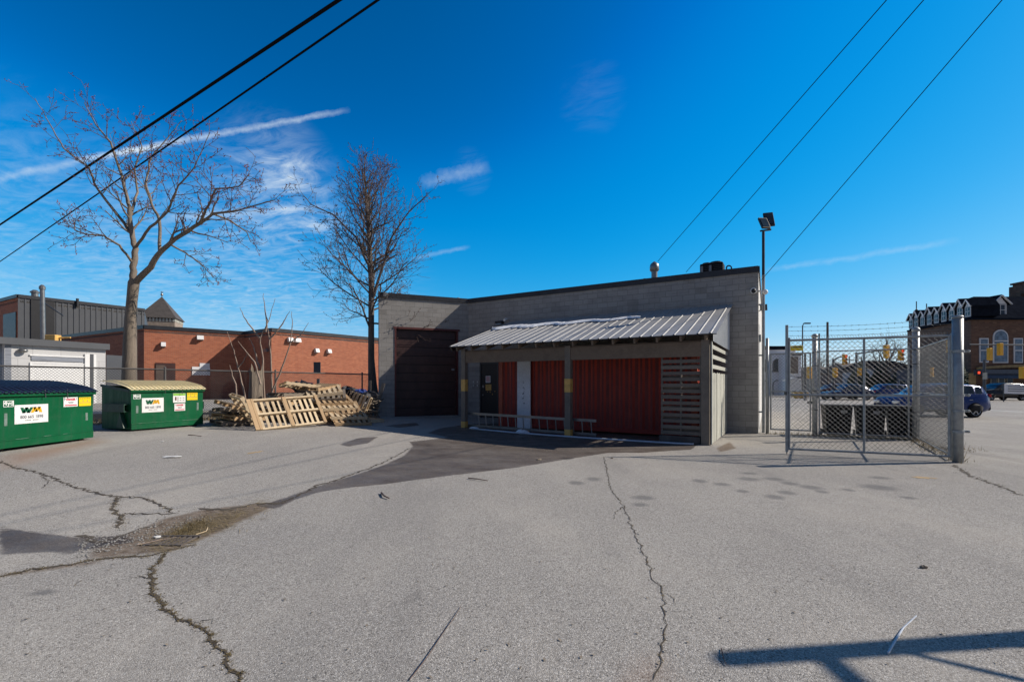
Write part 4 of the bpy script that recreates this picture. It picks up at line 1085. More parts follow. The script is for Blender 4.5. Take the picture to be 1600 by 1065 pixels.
# ------------------------------------------------------------ chain link
def mesh_wires(mb, p, q, z0, z1, step, r, g=None):
    """two families of diagonal wires clipped to the panel from p to q"""
    p, q = Vector((p[0], p[1], 0)), Vector((q[0], q[1], 0)); L = (q-p).length; u = (q-p)/L; H = z1-z0
    zf = g or (lambda x_: 0)
    for sgn in (1, -1):
        k = -H
        while k < L:
            a, b = max(0, k), min(L, k+H)
            if b-a > .02:
                za, zb_ = (a-k), (b-k)
                if sgn < 0: za, zb_ = H-za, H-zb_
                A_ = p+u*a+up*(z0+za+zf(a)); B_ = p+u*b+up*(z0+zb_+zf(b))
                mb.tube([A_, B_], r, 3, False)
            k += step
def fence_panel(name, label, cat, p, q, z0, z1, step, r, m_='galv', rails=(), zf=None, posts=(), mw='galvdark', pr=.03, ph=None, grp=None):
    p, q = Vector((p[0], p[1], 0)), Vector((q[0], q[1], 0)); L = (q-p).length; u = (q-p)/L; zf = zf or (lambda x_: 0)
    t_ = thing(name, label, cat, (p+q)/2, grp)
    mb = MB(); mesh_wires(mb, p, q, z0, z1, step, r, zf); mb.build('chain_link', mw, t_)
    for z_ in rails:
        mb = MB(); mb.tube([p+u*(L*k/8)+up*(z_+zf(L*k/8)) for k in range(9)], pr*.8, 8); mb.build('rail', m_, t_)
    for s_ in posts:
        b = p+u*s_; mb = MB(); hh = ph or z1+.05; mb.tube([b+up*(zf(s_)-.1), b+up*(hh+zf(s_))], pr, 10); mb.tube([b+up*(hh+zf(s_)), b+up*(hh+.03+zf(s_)), b+up*(hh+.05+zf(s_))], [pr*1.15, pr*1.1, pr*.4], 10); mb.build('post', m_, t_)
    return t_
FL, FR = Vector((-15.4, 13.06, 0)), Vector((-6.25, 21.05, 0)); uf = (FR-FL).normalized(); Lf = (FR-FL).length
zf = lambda s_: gz(FL.x+uf.x*s_, FL.y+uf.y*s_)
fence_panel('chain_link_fence', 'long rusty chain link fence behind the dumpsters and pallets', 'fence', FL, FR, .05, 1.80, .085, .0048, 'rustwire', (1.80,), zf, (.6, 4.55, 8.05, 11.6), 'rustwire', .034)
# yard gates
H_ = Vector((9.34, 9.75, 0)); Fq = Vector((6.45, 10.92, 0))
gt = thing('chain_link_gate', 'wide galvanised chain link gate leaf swung open on the thick post', 'gate', (H_+Fq)/2)
ug = (Fq-H_).normalized(); Lg = (Fq-H_).length; ga = H_+ug*.12; gb = Fq
for z_, nm in ((2.66, 'rail'), (1.39, 'rail'), (.12, 'rail')): mb = MB(); mb.tube([ga+up*z_, gb+up*z_], .025, 10); mb.build(nm, 'galv', gt)
for s_, z0, z1_ in ((.14, .12, 2.66), (1.62, .12, 2.66), (Lg-.05, .12, 2.72), (Lg, .05, 3.02)): mb = MB(); b = H_+ug*s_; mb.tube([b+up*z0, b+up*z1_], .032 if s_ == Lg else .023, 10); mb.build('upright', 'galv', gt)
mb = MB(); b = H_+ug*Lg; mb.tube([b+up*.05-ug*.0, b+up*-.0], .012, 6); mb.box((b.x, b.y, 1.42), (.10, .06, .08)); mb.build('drop_bolt', 'galvdark', gt)
mb = MB(); mesh_wires(mb, ga, gb, .12, 2.66, .105, .0036); mb.build('chain_link', 'galvdark', gt)
def barbed(mb, a, b, r=.0035, g=random.Random(3)):
    N = 10; pts = [a.lerp(b, k/N)-up*.04*math.sin(math.pi*k/N) for k in range(N+1)]; mb.tube(pts, r, 4, False)
    L = (b-a).length; s_ = .1
    while s_ < L:
        f = s_/L; c_ = a.lerp(b, f)-up*.04*math.sin(math.pi*f); 
        for _ in range(2): dv = Vector((g.gauss(0, 1), g.gauss(0, 1), g.gauss(0, 1))).normalized()*.022; mb.tube([c_-dv, c_+dv], .003, 3, False)
        s_ += .13
mb = MB()
for z_ in (2.98, 2.88, 2.77): barbed(mb, gb+up*z_, ga+up*(z_+.03))
mb.build('barbed_wire', 'galvdark', gt)
mb = MB(); g = random.Random(4)
for k in range(60): c_ = ga.lerp(gb, k/60)+up*2.69; mb.tube([c_-ug*.012, c_+ug*.012+up*.045], .004, 3, False)
mb.build('wire_ends', 'galvdark', gt)
hp = thing('gate_post', 'thick galvanised gate post with hinge straps, nearest of the yard posts', 'post', H_)
mb = MB(); b = H_+Vector((.0, 0, 0)); mb.tube([b+up*-.1, b+up*3.02], .092, 20); mb.build('post', 'galv', hp, True)
mb = MB(); mb.tube([b+up*3.02, b+up*3.06, b+up*3.08], [.10, .09, .03], 20); mb.build('cap', 'galv', hp, True)
mb = MB(); b2 = b+Vector((.13, .05, 0)); mb.tube([b2+up*.05, b2+up*3.0], .034, 12); mb.build('side_post', 'galv', hp, True)
for z_ in (.62, 1.05, 1.38, 2.3): mb = MB(); mb.tube([b+up*z_, b+up*(z_+.05)], .105, 16); mb.box((b.x+.09, b.y+.02, z_+.025), (.26, .05, .05)); mb.blob((b.x+.22, b.y-.01, z_+.025), (.03, .03, .03), 8, 0, 0); mb.build('hinge_strap', 'galv', hp)
P1v, P2v = Vector((9.60, 14.75, 0)), Vector((11.72, 13.5, 0))
def tall_post(p, r, h, lab):
    t_ = thing('fence_post', lab, 'post', p); mb = MB(); mb.tube([p+up*-.1, p+up*h], r, 14); mb.build('shaft', 'galv', t_, True)
    mb = MB(); mb.blob(p+up*h, (r*1.25, r*1.25, r*1.1), 12, 0, 0); mb.build('cap', 'galv', t_, True)
    for z_ in (.8, 1.4, 2.2, 2.62): mb = MB(); mb.tube([p+up*z_, p+up*(z_+.03)], r*1.15, 12); mb.build('collar', 'galvdark', t_)
tall_post(P1v, .075, 3.15, 'galvanised post carrying the walk gate beside the dark bins'); tall_post(P2v, .085, 3.2, 'galvanised post just past the third dark bin')
fence_panel('chain_link_fence', 'galvanised fence panel in front of the three dark bins', 'fence', P1v, P2v, .08, 2.66, .14, .0028, 'galv', (2.66, .10), None, (.12, 2.3), 'galvdark', .024)
fence_panel('chain_link_fence', 'dense chain link side panel running back from the thick post', 'fence', H_+Vector((.12, .25, 0)), P2v, .08, 2.64, .095, .0034, 'galv', (2.64, 1.39, .1), None, (.05,), 'galvdark', .024)
tb = thing('barbed_wire', 'three strands of barbed wire strung above the fence by the bins', 'barbed wire', P1v+up*2.9)
for z_ in (3.08, 2.95, 2.80): mb = MB(); barbed(mb, P1v+up*z_, P2v+up*z_); mb.build('strand', 'galvdark', tb)
W0 = Vector((8.52, 15.32, 0)); W1 = P1v+(W0-P1v).normalized()*.12
wg = thing('walk_gate', 'narrow chain link walk gate between the building corner and the fence', 'gate', (W0+W1)/2); uw = (W1-W0).normalized(); Lw = (W1-W0).length
for z_ in (2.62, 1.40, .15): mb = MB(); mb.tube([W0+up*z_, W1+up*z_], .024, 8); mb.build('rail', 'galv', wg)
for s_ in (.0, Lw): mb = MB(); b = W0+uw*s_; mb.tube([b+up*.13, b+up*2.64], .024, 8); mb.build('upright', 'galv', wg)
mb = MB(); mesh_wires(mb, W0, W1, .15, 2.62, .10, .0032); mb.build('chain_link', 'galvdark', wg)
mb = MB(); b = W1; mb.box((b.x, b.y, 1.05), (.16, .07, .07)); mb.build('latch', 'galvdark', wg)
p = W0-uw*.10; mb = MB(); mb.tube([p, p+up*3.15], .05, 10); tag(mb.build('fence_post', 'galv', None, True), 'slim grey post standing against the building corner', 'post')
mb = MB(); p = W1-uw*.42-Vector((.0, .05, 0)); m2 = uw*.19
sg = mb.obox(p-m2+up*2.70, m2*2, Vector((0, -.02, 0)), up*.17).build('warning_sign', 'signyellow'); tag(sg, 'small yellow sign on top of the walk gate', 'sign')
mb = MB(); mb.obox(p-m2*.7+up*2.80+Vector((0, -.024, 0)), m2*1.5, Vector((0, -.003, 0)), up*.03); mb.build('sign_print', 'black', sg)
# bins
def bin_():
    t_ = thing('waste_bin', 'bin', 'bin', (0, 0, 0), 'dark bins behind the fence'); mb = MB(); W_, D_, H2 = .36, .33, .93
    vs = [(-W_*.86, -D_*.8, .05), (W_*.86, -D_*.8, .05), (W_*.86, D_*.8, .05), (-W_*.86, D_*.8, .05), (-W_, -D_, H2), (W_, -D_, H2), (W_, D_, H2), (-W_, D_, H2)]
    mb.add(vs, [(3,2,1,0),(0,1,5,4),(1,2,6,5),(2,3,7,6),(3,0,4,7),(4,5,6,7)]); mb.build('body', 'blackplastic', t_, bevel=.02)
    mb = MB(); mb.box((0, 0, H2+.03), (W_*2+.07, D_*2+.08, .06)); mb.build('lid', 'tyre', t_, bevel=.02)
    mb = MB(); mb.tube([(-.3, D_+.06, H2-.02), (.3, D_+.06, H2-.02)], .018, 8); mb.build('handle', 'blackplastic', t_)
    for s_ in (-1, 1): mb = MB(); mb.tube([(s_*.33, D_*.8, .1), (s_*.38, D_*.8, .1)], .1, 14); mb.build('wheel', 'tyre', t_)
    mb = MB(); mb.box((.13, -D_-.004, .78), (.16, .008, .09), 0, R(-3)); mb.build('sticker', 'alu', t_)
    return t_
b0 = bin_()
for k, (x_, y_, a, lb) in enumerate([(10.28, 14.75, -22, 'dark waste bin nearest the walk gate'), (11.0, 14.32, -30, 'middle dark waste bin of the row behind the fence'), (11.72, 14.0, -34, 'dark waste bin closest to the dense side panel')]):
    b = b0 if k == 0 else copy_tree(b0); b['label'] = lb; b.location = (x_, y_, 0); b.rotation_euler = (0, 0, R(a))
mb = MB(); g = random.Random(6)
for k in range(1700):
    r_ = g.random()
    if r_ < .4: c_ = P1v.lerp(P2v, g.random()); 
    elif r_ < .75: c_ = H_.lerp(P2v, g.random())
    elif r_ < .85: c_ = Vector((10.9, 11.6, 0))+Vector((g.gauss(0, .3), g.gauss(0, .2), 0))
    else: c_ = W0.lerp(P1v, g.random())
    c_ = c_+Vector((g.gauss(0, .13), g.gauss(0, .13), 0)); h = g.uniform(.02, .20)*(2 if g.random() < .06 else 1)
    a = g.uniform(0, 6.28); dx = Vector((math.cos(a), math.sin(a), 0))*.006; tip = c_+Vector((g.gauss(0, .07), g.gauss(0, .07), h*.7)); mb.add([c_-dx, c_+dx, tip], [(0, 1, 2)])
tag(mb.build('dry_weeds', 'dry'), 'dry weeds and dead grass along the foot of the yard fence', 'weeds', kind='stuff')
mb = MB()
for k in range(4200):
    s_ = g.uniform(0, Lf); c_ = FL+uf*s_+Vector((g.gauss(0, .35), g.gauss(.25, .35), 0)); c_.z = gz(c_.x, c_.y); h = g.uniform(.03, .22)
    a = g.uniform(0, 6.28); dx = Vector((math.cos(a), math.sin(a), 0))*.008; tip = c_+Vector((g.gauss(0, .08), g.gauss(0, .08), h)); mb.add([c_-dx, c_+dx, tip], [(0, 1, 2)])
tag(mb.build('dry_weeds', 'dry'), 'dry weeds tangled along the long rusty fence', 'weeds', kind='stuff')

# ------------------------------------------------------------ bare trees
class Tree:
    def __init__(s, seed, dens=2.6, flat=False): s.flat = flat; s.dens = dens; s.g = random.Random(seed); s.big = MB(); s.tw = MB(); s.bd = MB(); s.n = 0
    def branch(s, p, dr, L, r, depth, up_=.06, wob=.16, kids=None, spread=(30, 60)):
        g = s.g; n_ = max(3, int(L/.22)); pts = [p]; d_ = dr.normalized(); st = L/n_; rs = [r]
        for i in range(n_):
            d_ = (d_+Vector((g.gauss(0, wob), g.gauss(0, wob), g.gauss(0, wob)+up_))).normalized()
            pts.append(pts[-1]+d_*st); rs.append(r*(1-.72*(i+1)/n_))
        s.put(pts, rs, depth)
        if depth > 0: s.spawn(pts, rs, L, depth, up_, wob, kids, spread)
        elif g.random() < .85:
            for _ in range(4):
                c_ = pts[g.randrange(1, len(pts))]+Vector((g.gauss(0, .03), g.gauss(0, .03), g.gauss(0, .03))); s.bd.tube([c_, c_+Vector((g.gauss(0, .04), g.gauss(0, .04), .03+g.gauss(0, .03)))], [.015, .004], 3, False)
    def put(s, pts, rs, depth):
        mb = s.big if rs[0] > .018 or s.flat else s.tw
        mb.tube(pts, [max(x, .0062) for x in rs], 8 if rs[0] > .08 else (5 if rs[0] > .02 else 3), False); s.n += len(pts)
    def spawn(s, pts, rs, L, depth, up_, wob, kids, spread, start=.22):
        g = s.g; k_ = kids if kids is not None else max(3, int(L*s.dens)); ph = g.uniform(0, 6.28)
        for i in range(k_):
            f = start+(1-start)*(i+g.random())/k_; j = min(len(pts)-2, int(f*(len(pts)-1))); b = pts[j].lerp(pts[j+1], f*(len(pts)-1)-j)
            ax = (pts[j+1]-pts[j]).normalized(); o = ax.orthogonal().normalized(); ph += 2.4+g.uniform(-.5, .5)
            side = Matrix.Rotation(ph, 3, ax) @ o; an = R(g.uniform(*spread)); dd = ax*math.cos(an)+side*math.sin(an)
            l2 = L*g.uniform(.38, .62)*(1.15-.55*f)
            if depth == 1: l2 = min(max(l2, .35), .85)
            s.branch(b, dd, max(.18, l2), max(.0075, rs[j]*.5), depth-1, up_, wob, None, spread)
    def limb(s, pts, r0, r1, L=None, depth=2, kids=None, start=.25, spread=(28, 62), up_=.05):
        P = []
        for i in range(len(pts)-1):
            for k in range(4): P.append(pts[i].lerp(pts[i+1], k/4)+Vector((s.g.gauss(0, .012), s.g.gauss(0, .012), 0))*(1 if i+k else 0))
        P.append(pts[-1]); rs = [r0+(r1-r0)*i/(len(P)-1) for i in range(len(P))]; s.put(P, rs, 9)
        tot = sum((b-a).length for a, b in zip(P[:-1], P[1:]))
        if depth >= 0: s.spawn(P, rs, L or min(2.5, max(1.4, tot*.75)), depth+1, up_, .16, int(kids*1.45) if kids and depth == 1 else kids, spread, start)
    def build(s, name, label, base_, bark, cat='tree'):
        t_ = thing(name, label, cat, base_)
        tr = s.big.build('trunk', bark, t_, True); s.tw.build('twigs', 'twig' if bark != 'sapling' else 'sapling', t_, True) if s.tw.v else None
        if s.bd.v: s.bd.build('buds', 'bud' if bark == 'bark' else 'twig', t_)
        return t_
T1 = Tree(11, 5.5); Yt = 16.0
def tp(px, py, dY=0): return on(px, py, Yt+dY)
b1 = tp(202, 600); b1.z = gz(b1.x, b1.y)
tr1 = [b1, tp(202, 590), tp(203.5, 520, .05), tp(206, 471, .05), tp(210, 440, .05)]
P = []
T1.put([b1-up*.1, b1+up*.15, tp(202, 590), tp(203, 540), tp(204, 500), tp(206, 471), tp(209, 442), tp(211, 436)], [.29, .24, .215, .195, .175, .155, .165, .14], 9)
T1.limb([tp(208, 445), tp(208.5, 417, .1), tp(211, 388, .2), tp(206, 364, .3), tp(203.6, 339, .35), tp(199, 310, .5), tp(190, 275, .7), tp(172, 222, .8), tp(150, 196, .6), tp(132, 160, .4)], .11, .012, kids=15, depth=1, start=.3)
T1.limb([tp(211, 442), tp(235, 417, -.2), tp(250, 393, -.4), tp(274, 373, -.5), tp(313, 349, -.6), tp(333, 334, -.7), tp(372, 329, -.8), tp(430, 312, -.9)], .11, .012, kids=14, depth=1, start=.35)
T1.limb([tp(250, 393, -.4), tp(250, 344, .2), tp(235, 315, .6), tp(228, 285, .9), tp(235, 246, 1.1), tp(262, 215, 1.3), tp(284, 188, 1.4)], .058, .010, kids=11, depth=1)
T1.limb([tp(313, 349, -.6), tp(325, 320, -.9), tp(338, 295, -1.2), tp(372, 292, -1.5), tp(391, 271, -1.6)], .045, .009, kids=10, depth=1)
T1.limb([tp(211, 388, .2), tp(235, 355, -.5), tp(262, 330, -.9), tp(279, 290, -1.2), tp(304, 262, -1.5), tp(328, 207, -1.6)], .052, .010, kids=11, depth=1)
T1.limb([tp(208, 412, .1), tp(186, 383, -.3), tp(162, 368, -.5), tp(135, 366, -.7), tp(118, 360, -.8), tp(113, 339, -.8)], .045, .010, kids=9, depth=1)
T1.limb([tp(206, 366, .3), tp(182, 334, .6), tp(152, 295, 1.0), tp(138, 261, 1.2), tp(99, 232, 1.4), tp(77, 193, 1.5), tp(55, 154, 1.6)], .055, .009, kids=11, depth=1)
T1.limb([tp(262, 380, -.5), tp(290, 395, -.2), tp(313, 410, .2), tp(333, 434, .4)], .035, .01, kids=7, depth=1)
T1.limb([tp(203, 340, .35), tp(215, 300, 1.0), tp(210, 262, 1.4), tp(222, 230, 1.6), tp(205, 190, 1.8)], .048, .010, kids=10, depth=1)
T1.limb([tp(333, 334, -.7), tp(360, 345, -.2), tp(385, 362, .3), tp(392, 378, .4)], .035, .01, kids=6, depth=1)
T1.build('bare_tree', 'tall bare tree with a forked grey trunk and reddish buds behind the dumpsters', b1, 'bark')
T2 = Tree(23, 2.9); Yt = 21.0
b2 = tp(583, 648); b2.z = gz(b2.x, b2.y)
ctr = [tp(580, 560), tp(580, 500), tp(580.5, 440), tp(577, 380), tp(574, 330), tp(571, 290), tp(569, 256)]
T2.put([b2-up*.1, b2+up*.4, tp(583, 620), tp(582, 600), tp(580, 560), tp(580, 500), tp(580.5, 440)], [.34, .30, .27, .20, .145, .135, .13], 9)
T2.limb(ctr[2:], .14, .012, kids=26, depth=1, start=.02, spread=(26, 52), up_=.08)
g = random.Random(9)
for k in range(30):
    f = k/30; y0 = 505-f*195; a = k*2.4+g.uniform(-.3, .3); Lr = (3.0+f if f < .35 else 3.7*(1-.42*f))*g.uniform(.78, 1.05)
    p = tp(580-6*f, y0); el = R(14+42*f+g.uniform(-8, 8)); dv = Vector((math.cos(a)*math.cos(el), math.sin(a)*math.cos(el), math.sin(el)))
    T2.branch(p, dv, Lr, .048*(1-.4*f), 2, .06, .09, 13, (24, 52))
T2.limb([tp(581, 470), tp(600, 410, -.3), tp(612, 370, -.4), tp(640, 330, -.6), tp(672, 300, -.7)], .07, .012, kids=12, depth=1)
T2.limb([tp(580, 520, 0), tp(566, 480, -.4), tp(552, 450, -.5), tp(540, 440, -.6)], .05, .012, kids=9, depth=1)
T2.limb([tp(578, 420), tp(556, 370, .3), tp(520, 335, .5), tp(487, 320, .6), tp(470, 300, .6)], .055, .010, kids=10, depth=1)
T2.build('bare_tree', 'slender bare tree with an oval crown beside the roller door wall', b2, 'barkdark')
# saplings and the broken stump
def sapling(lab, Y_, stems, seed):
    t_ = Tree(seed, flat=True); f_ = lambda q: on(q[0], q[1], Y_+(q[2] if len(q) > 2 else 0)); b = f_(stems[0][0]); b.z = gz(b.x, b.y)
    for st in stems:
        P = [f_(q) for q in st]
        if st[0][1] > 612: P[0].z = gz(P[0].x, P[0].y)
        t_.limb(P, .038 if len(st) > 3 else .024, .007, depth=-1)
    t_.build('sapling', lab, b, 'sapling', 'sapling')
sapling('tall leafless sumac clump with upright stems beside the broken stump', 17.8, [[(415, 625), (411, 560), (406, 528), (420, 500), (430, 466)], [(406, 528), (395, 515), (381, 495), (375, 480)], [(415, 518), (418, 500), (413, 480), (412, 458)], [(406, 575), (400, 555), (395, 538), (389, 528)]], 1)
sapling('forked leafless sumac rising between stump and pallets', 18.3, [[(426, 620), (424, 560), (421, 530), (417, 505), (413, 470)], [(421, 530), (436, 514), (447, 497), (453, 486)]], 2)
sapling('slanting leafless sumac leaning over the pallets', 18.0, [[(425, 612), (440, 575), (455, 535), (457, 505), (456, 486)], [(455, 535), (473, 520), (482, 504)]], 3)
sapling('crooked sapling in front of the shadowed recess of the brick wall', 17.0, [[(388, 630), (380, 605), (372, 575), (366, 548), (355, 518)], [(372, 575), (382, 562), (387, 550)], [(407, 600), (398, 565), (385, 550), (372, 533)]], 4)
sapling('short bent sapling behind the left pallet heap', 16.5, [[(371, 630), (368, 600), (362, 582), (359, 570)]], 5)
for k, (x_, y0, y1, lb) in enumerate([(465, 562, 612, 'thin dark shoot behind the low pallet stack'), (476, 553, 612, 'second thin dark shoot above the low stack'), (485, 546, 612, 'tallest thin dark shoot next to the square sign'), (553, 565, 620, 'thin shoot before the brick wall near the tree'), (561, 510, 552, 'slim whip beside the slender tree'), (309, 575, 620, 'thin shoot in front of the white wall sign')]):
    t_ = Tree(60+k); b = on(x_+1, y1, 19.5); b.z = gz(b.x, b.y); t_.limb([b, on(x_, (y0+y1)/2, 19.5), on(x_-1.5, y0, 19.5)], .018, .007, depth=-1); t_.big.v and t_.build('shoot', lb, b, 'twig', 'shoot')
g = random.Random(12); b = on(399, 622, 17.5); b.z = gz(b.x, b.y); top = on(403, 574, 17.5)
vs = []; fs = []; n_ = 16; rows = 7; H0 = top.z-b.z
for j in range(rows):
    for k in range(n_):
        a = 2*math.pi*k/n_; f = j/(rows-1); r_ = (.25-.05*f)*(1+.16*math.sin(a*3+1)+g.uniform(-.05, .05)); zz_ = b.z+H0*f*(.92 if j < rows-1 else (.86+.14*abs(math.sin(a*1.5+.6))+g.uniform(-.14, .10)))
        vs.append((b.x+math.cos(a)*r_, b.y+math.sin(a)*r_, zz_))
for j in range(rows-1):
    for k in range(n_): fs.append((j*n_+k, j*n_+(k+1) % n_, (j+1)*n_+(k+1) % n_, (j+1)*n_+k))
mb = MB(); mb.add(vs, fs); tag(mb.build('tree_stump', 'bark'), 'splintered broken tree stump standing at the fence', 'stump')
# ------------------------------------------------------------ brick building beyond the fence
def vg(px, Y_): return Vector(((px-800)/F*Y_, Y_, 0))
bt = 5.81
K0, K1, K12, K2, K3 = vg(88, 40.9), vg(225, 33.2), vg(382, 37.3), vg(424, 35.0), vg(640, 45.6)
bb = thing('brick_building', 'long low red brick building with a flat dark roof edge beyond the fence', 'building', K12)
FP = [K0, K1, K12, K2, K3]
cen = Vector((-25, 52, 0))
for a, b in zip(FP[:-1], FP[1:]):
    u = (b-a).normalized(); nn = Vector((-u.y, u.x, 0)); mb = MB(); wall(mb, a, b, .0, bt-.25, .3, nn); mb.build('wall', 'brick', bb)
    mb = MB(); mb.obox(Vector((a.x, a.y, bt-.25))-nn*.06, b-a, nn*.42, up*.27); mb.build('roof_flashing', 'fascia', bb)
mb = MB(); mb.prism([(p.x, p.y) for p in FP]+[(-10, 62), (-40, 60)], bt-.5, bt-.35); mb.build('roof', 'roofmem', bb)
def onwall(a, b, px):      # point of the wall line at an image column
    k = (px-800)/F; u = b-a; t_ = (k*a.y-a.x)/(u.x-k*u.y); return a+u*t_
def wallrect(a, b, px0, px1, z0, z1, off, th, name, m_, par):
    p, q = onwall(a, b, px0), onwall(a, b, px1); u = (b-a).normalized(); nn = Vector((-u.y, u.x, 0)); mb = MB()
    mb.obox(Vector((p.x, p.y, z0))-nn*off, q-p, nn*th, up*(z1-z0)); return mb.build(name, m_, par)
wr = wallrect(K1, K12, 243, 274, .45, 3.15, .05, .05, 'door', 'darkdoor', bb)
wallrect(K1, K12, 243.6, 258, .5, 3.0, .07, .02, 'door_leaf', 'brownwall', wr)
for px0, px1, z0, z1, lb in ((300, 328, 2.28, 2.92, 'wide pale sign on the brick wall beside the shadow'), (312, 327.5, 2.93, 3.2, 'small pale sign mounted over the wide one')):
    s_ = wallrect(K1, K12, px0, px1, z0, z1, .05, .04, 'wall_sign', 'glasslight' if False else 'stucco', None); tag(s_, lb, 'sign')
def lampbox(a, b, px, Yz, lab, w_=.34):
    p = onwall(a, b, px); z_ = EYE+(HZ-Yz)/F*p.y; u = (b-a).normalized(); nn = Vector((-u.y, u.x, 0)); t_ = thing('wall_light', lab, 'wall light', Vector((p.x, p.y, z_)), 'lights along the brick wall')
    mb = MB(); c_ = Vector((p.x, p.y, z_))-u*w_/2; mb.extr([c_-nn*.32-up*.12, c_-up*.16, c_+up*.18, c_-nn*.20+up*.18], u*w_); mb.build('housing', 'whitepaint', t_)
    mb = MB(); mb.obox(c_-nn*.03-up*.2+u*.03, u*(w_-.06), nn*.03, up*.4); mb.build('back_plate', 'black', t_)
lampbox(K1, K12, 312.5, 528, 'wall light nearest the diagonal shadow on the brick wall', .42); lampbox(K1, K12, 255, 538.5, 'small wall light above the brown door', .28)
lampbox(K2, K3, 452.5, 531, 'left one of the close pair of wall lights', .36); lampbox(K2, K3, 464, 532, 'right one of the close pair of wall lights', .42)
lampbox(K2, K3, 494, 548, 'small low wall light above the square sign', .3); lampbox(K2, K3, 513, 549, 'small wall light nearest the slender tree', .3)
p = onwall(K12, K2, 417); mb = MB(); u = (K2-K12).normalized(); nn = Vector((-u.y, u.x, 0)); mb.obox(Vector((p.x, p.y, 4.05))-nn*.2-u*.2, u*.5, nn*.2, up*.22); tag(mb.build('wall_light', 'alu'), 'flat light fitting inside the shadowed recess', 'wall light')
p = on(496, 600, 24); pz = gz(p.x, p.y); t_ = thing('sign_post', 'back of a dark square sign on a post before the brick wall', 'sign', (p.x, p.y, pz))
mb = MB(); mb.box((p.x+.04, p.y, (1.9+pz)/2), (.14, .06, 1.9-pz)); mb.build('post', 'galvdark', t_)
mb = MB(); mb.box((p.x, p.y-.04, 2.48), (.36, .03, .56), 0); mb.build('panel', 'metaldark', t_, bevel=.01)
# charcoal clad hall
G1, G2, G0 = vg(28, 45), vg(226, 53.6), vg(-140, 66)
hb = thing('clad_hall', 'tall hall clad in charcoal ribbed metal behind the white garage', 'building', G1)
mb = MB(); u = (G2-G1).normalized(); nn = Vector((-u.y, u.x, 0)); wall(mb, G1, G2, 0, 10, .3, nn); L = (G2-G1).length
s_ = 0
while s_ < L-.2:
    q = G1+u*s_; mb.obox(Vector((q.x, q.y, 0))-nn*.05, u*.12, nn*.05, up*9.9); s_ += .45
mb.build('cladding', 'metaldark', hb)
u0 = (G1-G0).normalized(); n0 = Vector((-u0.y, u0.x, 0)); mb = MB(); wall(mb, G0, G1-u0*.002, 0, 10, .3, n0); mb.build('brick_wall', 'brick', hb)
mb = MB(); q = G1-u0*4.0; mb.obox(Vector((q.x, q.y, 0))-n0*.06, u0*3.6, n0*.06, up*8.6); mb.build('dark_panel', 'fascia', hb)
mb = MB(); mb.obox(Vector((G1.x, G1.y, 9.95))-nn*.12, u*L, nn*.5, up*.32); mb.obox(Vector((G0.x, G0.y, 9.952))-n0*.12, G1-G0, n0*.5, up*.32); mb.build('roof_flashing', 'fascia', hb)
mb = MB(); q = onwall(G1, G2, 48); mb.obox(Vector((q.x, q.y, 0))-nn*.10, u*1.7, nn*.10, up*9.9); mb.build('dark_panel', 'black', hb)
mb = MB(); mb.prism([(G0.x, G0.y), (G1.x, G1.y), (G2.x, G2.y), (G2.x-12, G2.y+14)], 9.5, 9.7); mb.build('roof', 'roofmem', hb)
mb = MB(); wall(mb, G2, G2+Vector((-9, 12, 0)), 0, 9.9, .3, Vector((-.8, -.6, 0))); mb.build('rear_wall', 'metaldark', hb)
q = on(121, 470, 48.5); mb = MB(); mb.tube([q-up*.6, q+up*.25], .12, 8); tag(mb.build('roof_vent', 'black'), 'stubby dark vent on the charcoal hall roof edge', 'vent')
t_ = thing('silver_chimney', 'tall thin silver chimney pipe in front of the charcoal hall', 'chimney', on(68, 600, 36)); a_, b_ = on(68.5, 540, 36), on(66, 449, 36); a_.z = 2
mb = MB(); mb.tube([a_, Vector((b_.x, b_.y, b_.z))], .15, 12); mb.build('pipe', 'alu', t_); mb = MB(); mb.tube([b_-up*.15, b_+up*.05, b_+up*.2], [.2, .2, .08], 12); mb.build('cap', 'alu', t_)
mb = MB(); mb.tube([b_-up*1.1+Vector((0, 0, 0)), b_+Vector((-.9, 2.6, -1.8))], .04, 6); mb.build('brace', 'fascia', t_)
q = on(54.5, 470, 47); mb = MB(); mb.tube([q-up*.8, q+up*.8], .28, 12); mb.tube([q+up*.8, q+up*.9, q+up*1.1], [.38, .38, .15], 12); tag(mb.build('flue', 'alu'), 'fat short silver flue rising from the charcoal hall', 'flue')
q = on(83, 528, 34); mb = MB(); mb.box(q, (.75, .5, .45)); mb.tube([q+Vector((-.9, 0, -.2)), q, q+Vector((1.1, .2, .05))], .07, 6); tag(mb.build('gas_meter', 'yellow', bevel=.04), 'small yellow gas fitting on the low roof', 'gas meter')
# white garage with dark roof
W1g, W2g, W0g = vg(7, 24.5), vg(165, 28.6), vg(-60, 30)
wgar = thing('white_garage', 'low pale panelled garage with dark roof fascia and a white overhead door', 'building', W1g)
u = (W2g-W1g).normalized(); nn = Vector((-u.y, u.x, 0)); zt = 3.72
mb = MB(); wall(mb, W1g, W2g, 0, zt, .25, nn); mb.build('wall', 'greypanel', wgar)
mb = MB(); u2 = (W1g-W0g).normalized(); wall(mb, W0g, W1g-u2*.002, 0, zt, .25, Vector((-u2.y, u2.x, 0))); mb.build('wall', 'greywall', wgar)
W3g = Vector((-24.75, 30.4, 0))
mb = MB(); wall(mb, W2g+Vector((.002, .05, 0)), W3g, 0, zt-.3, .25, Vector((-.6, .8, 0))); mb.build('wall', 'metaldark', wgar)
mb = MB(); mb.obox(Vector((W1g.x, W1g.y, zt))-nn*.25-u*.4, u*((W2g-W1g).length+.5), nn*4, up*.36); mb.build('fascia', 'metaldark', wgar)
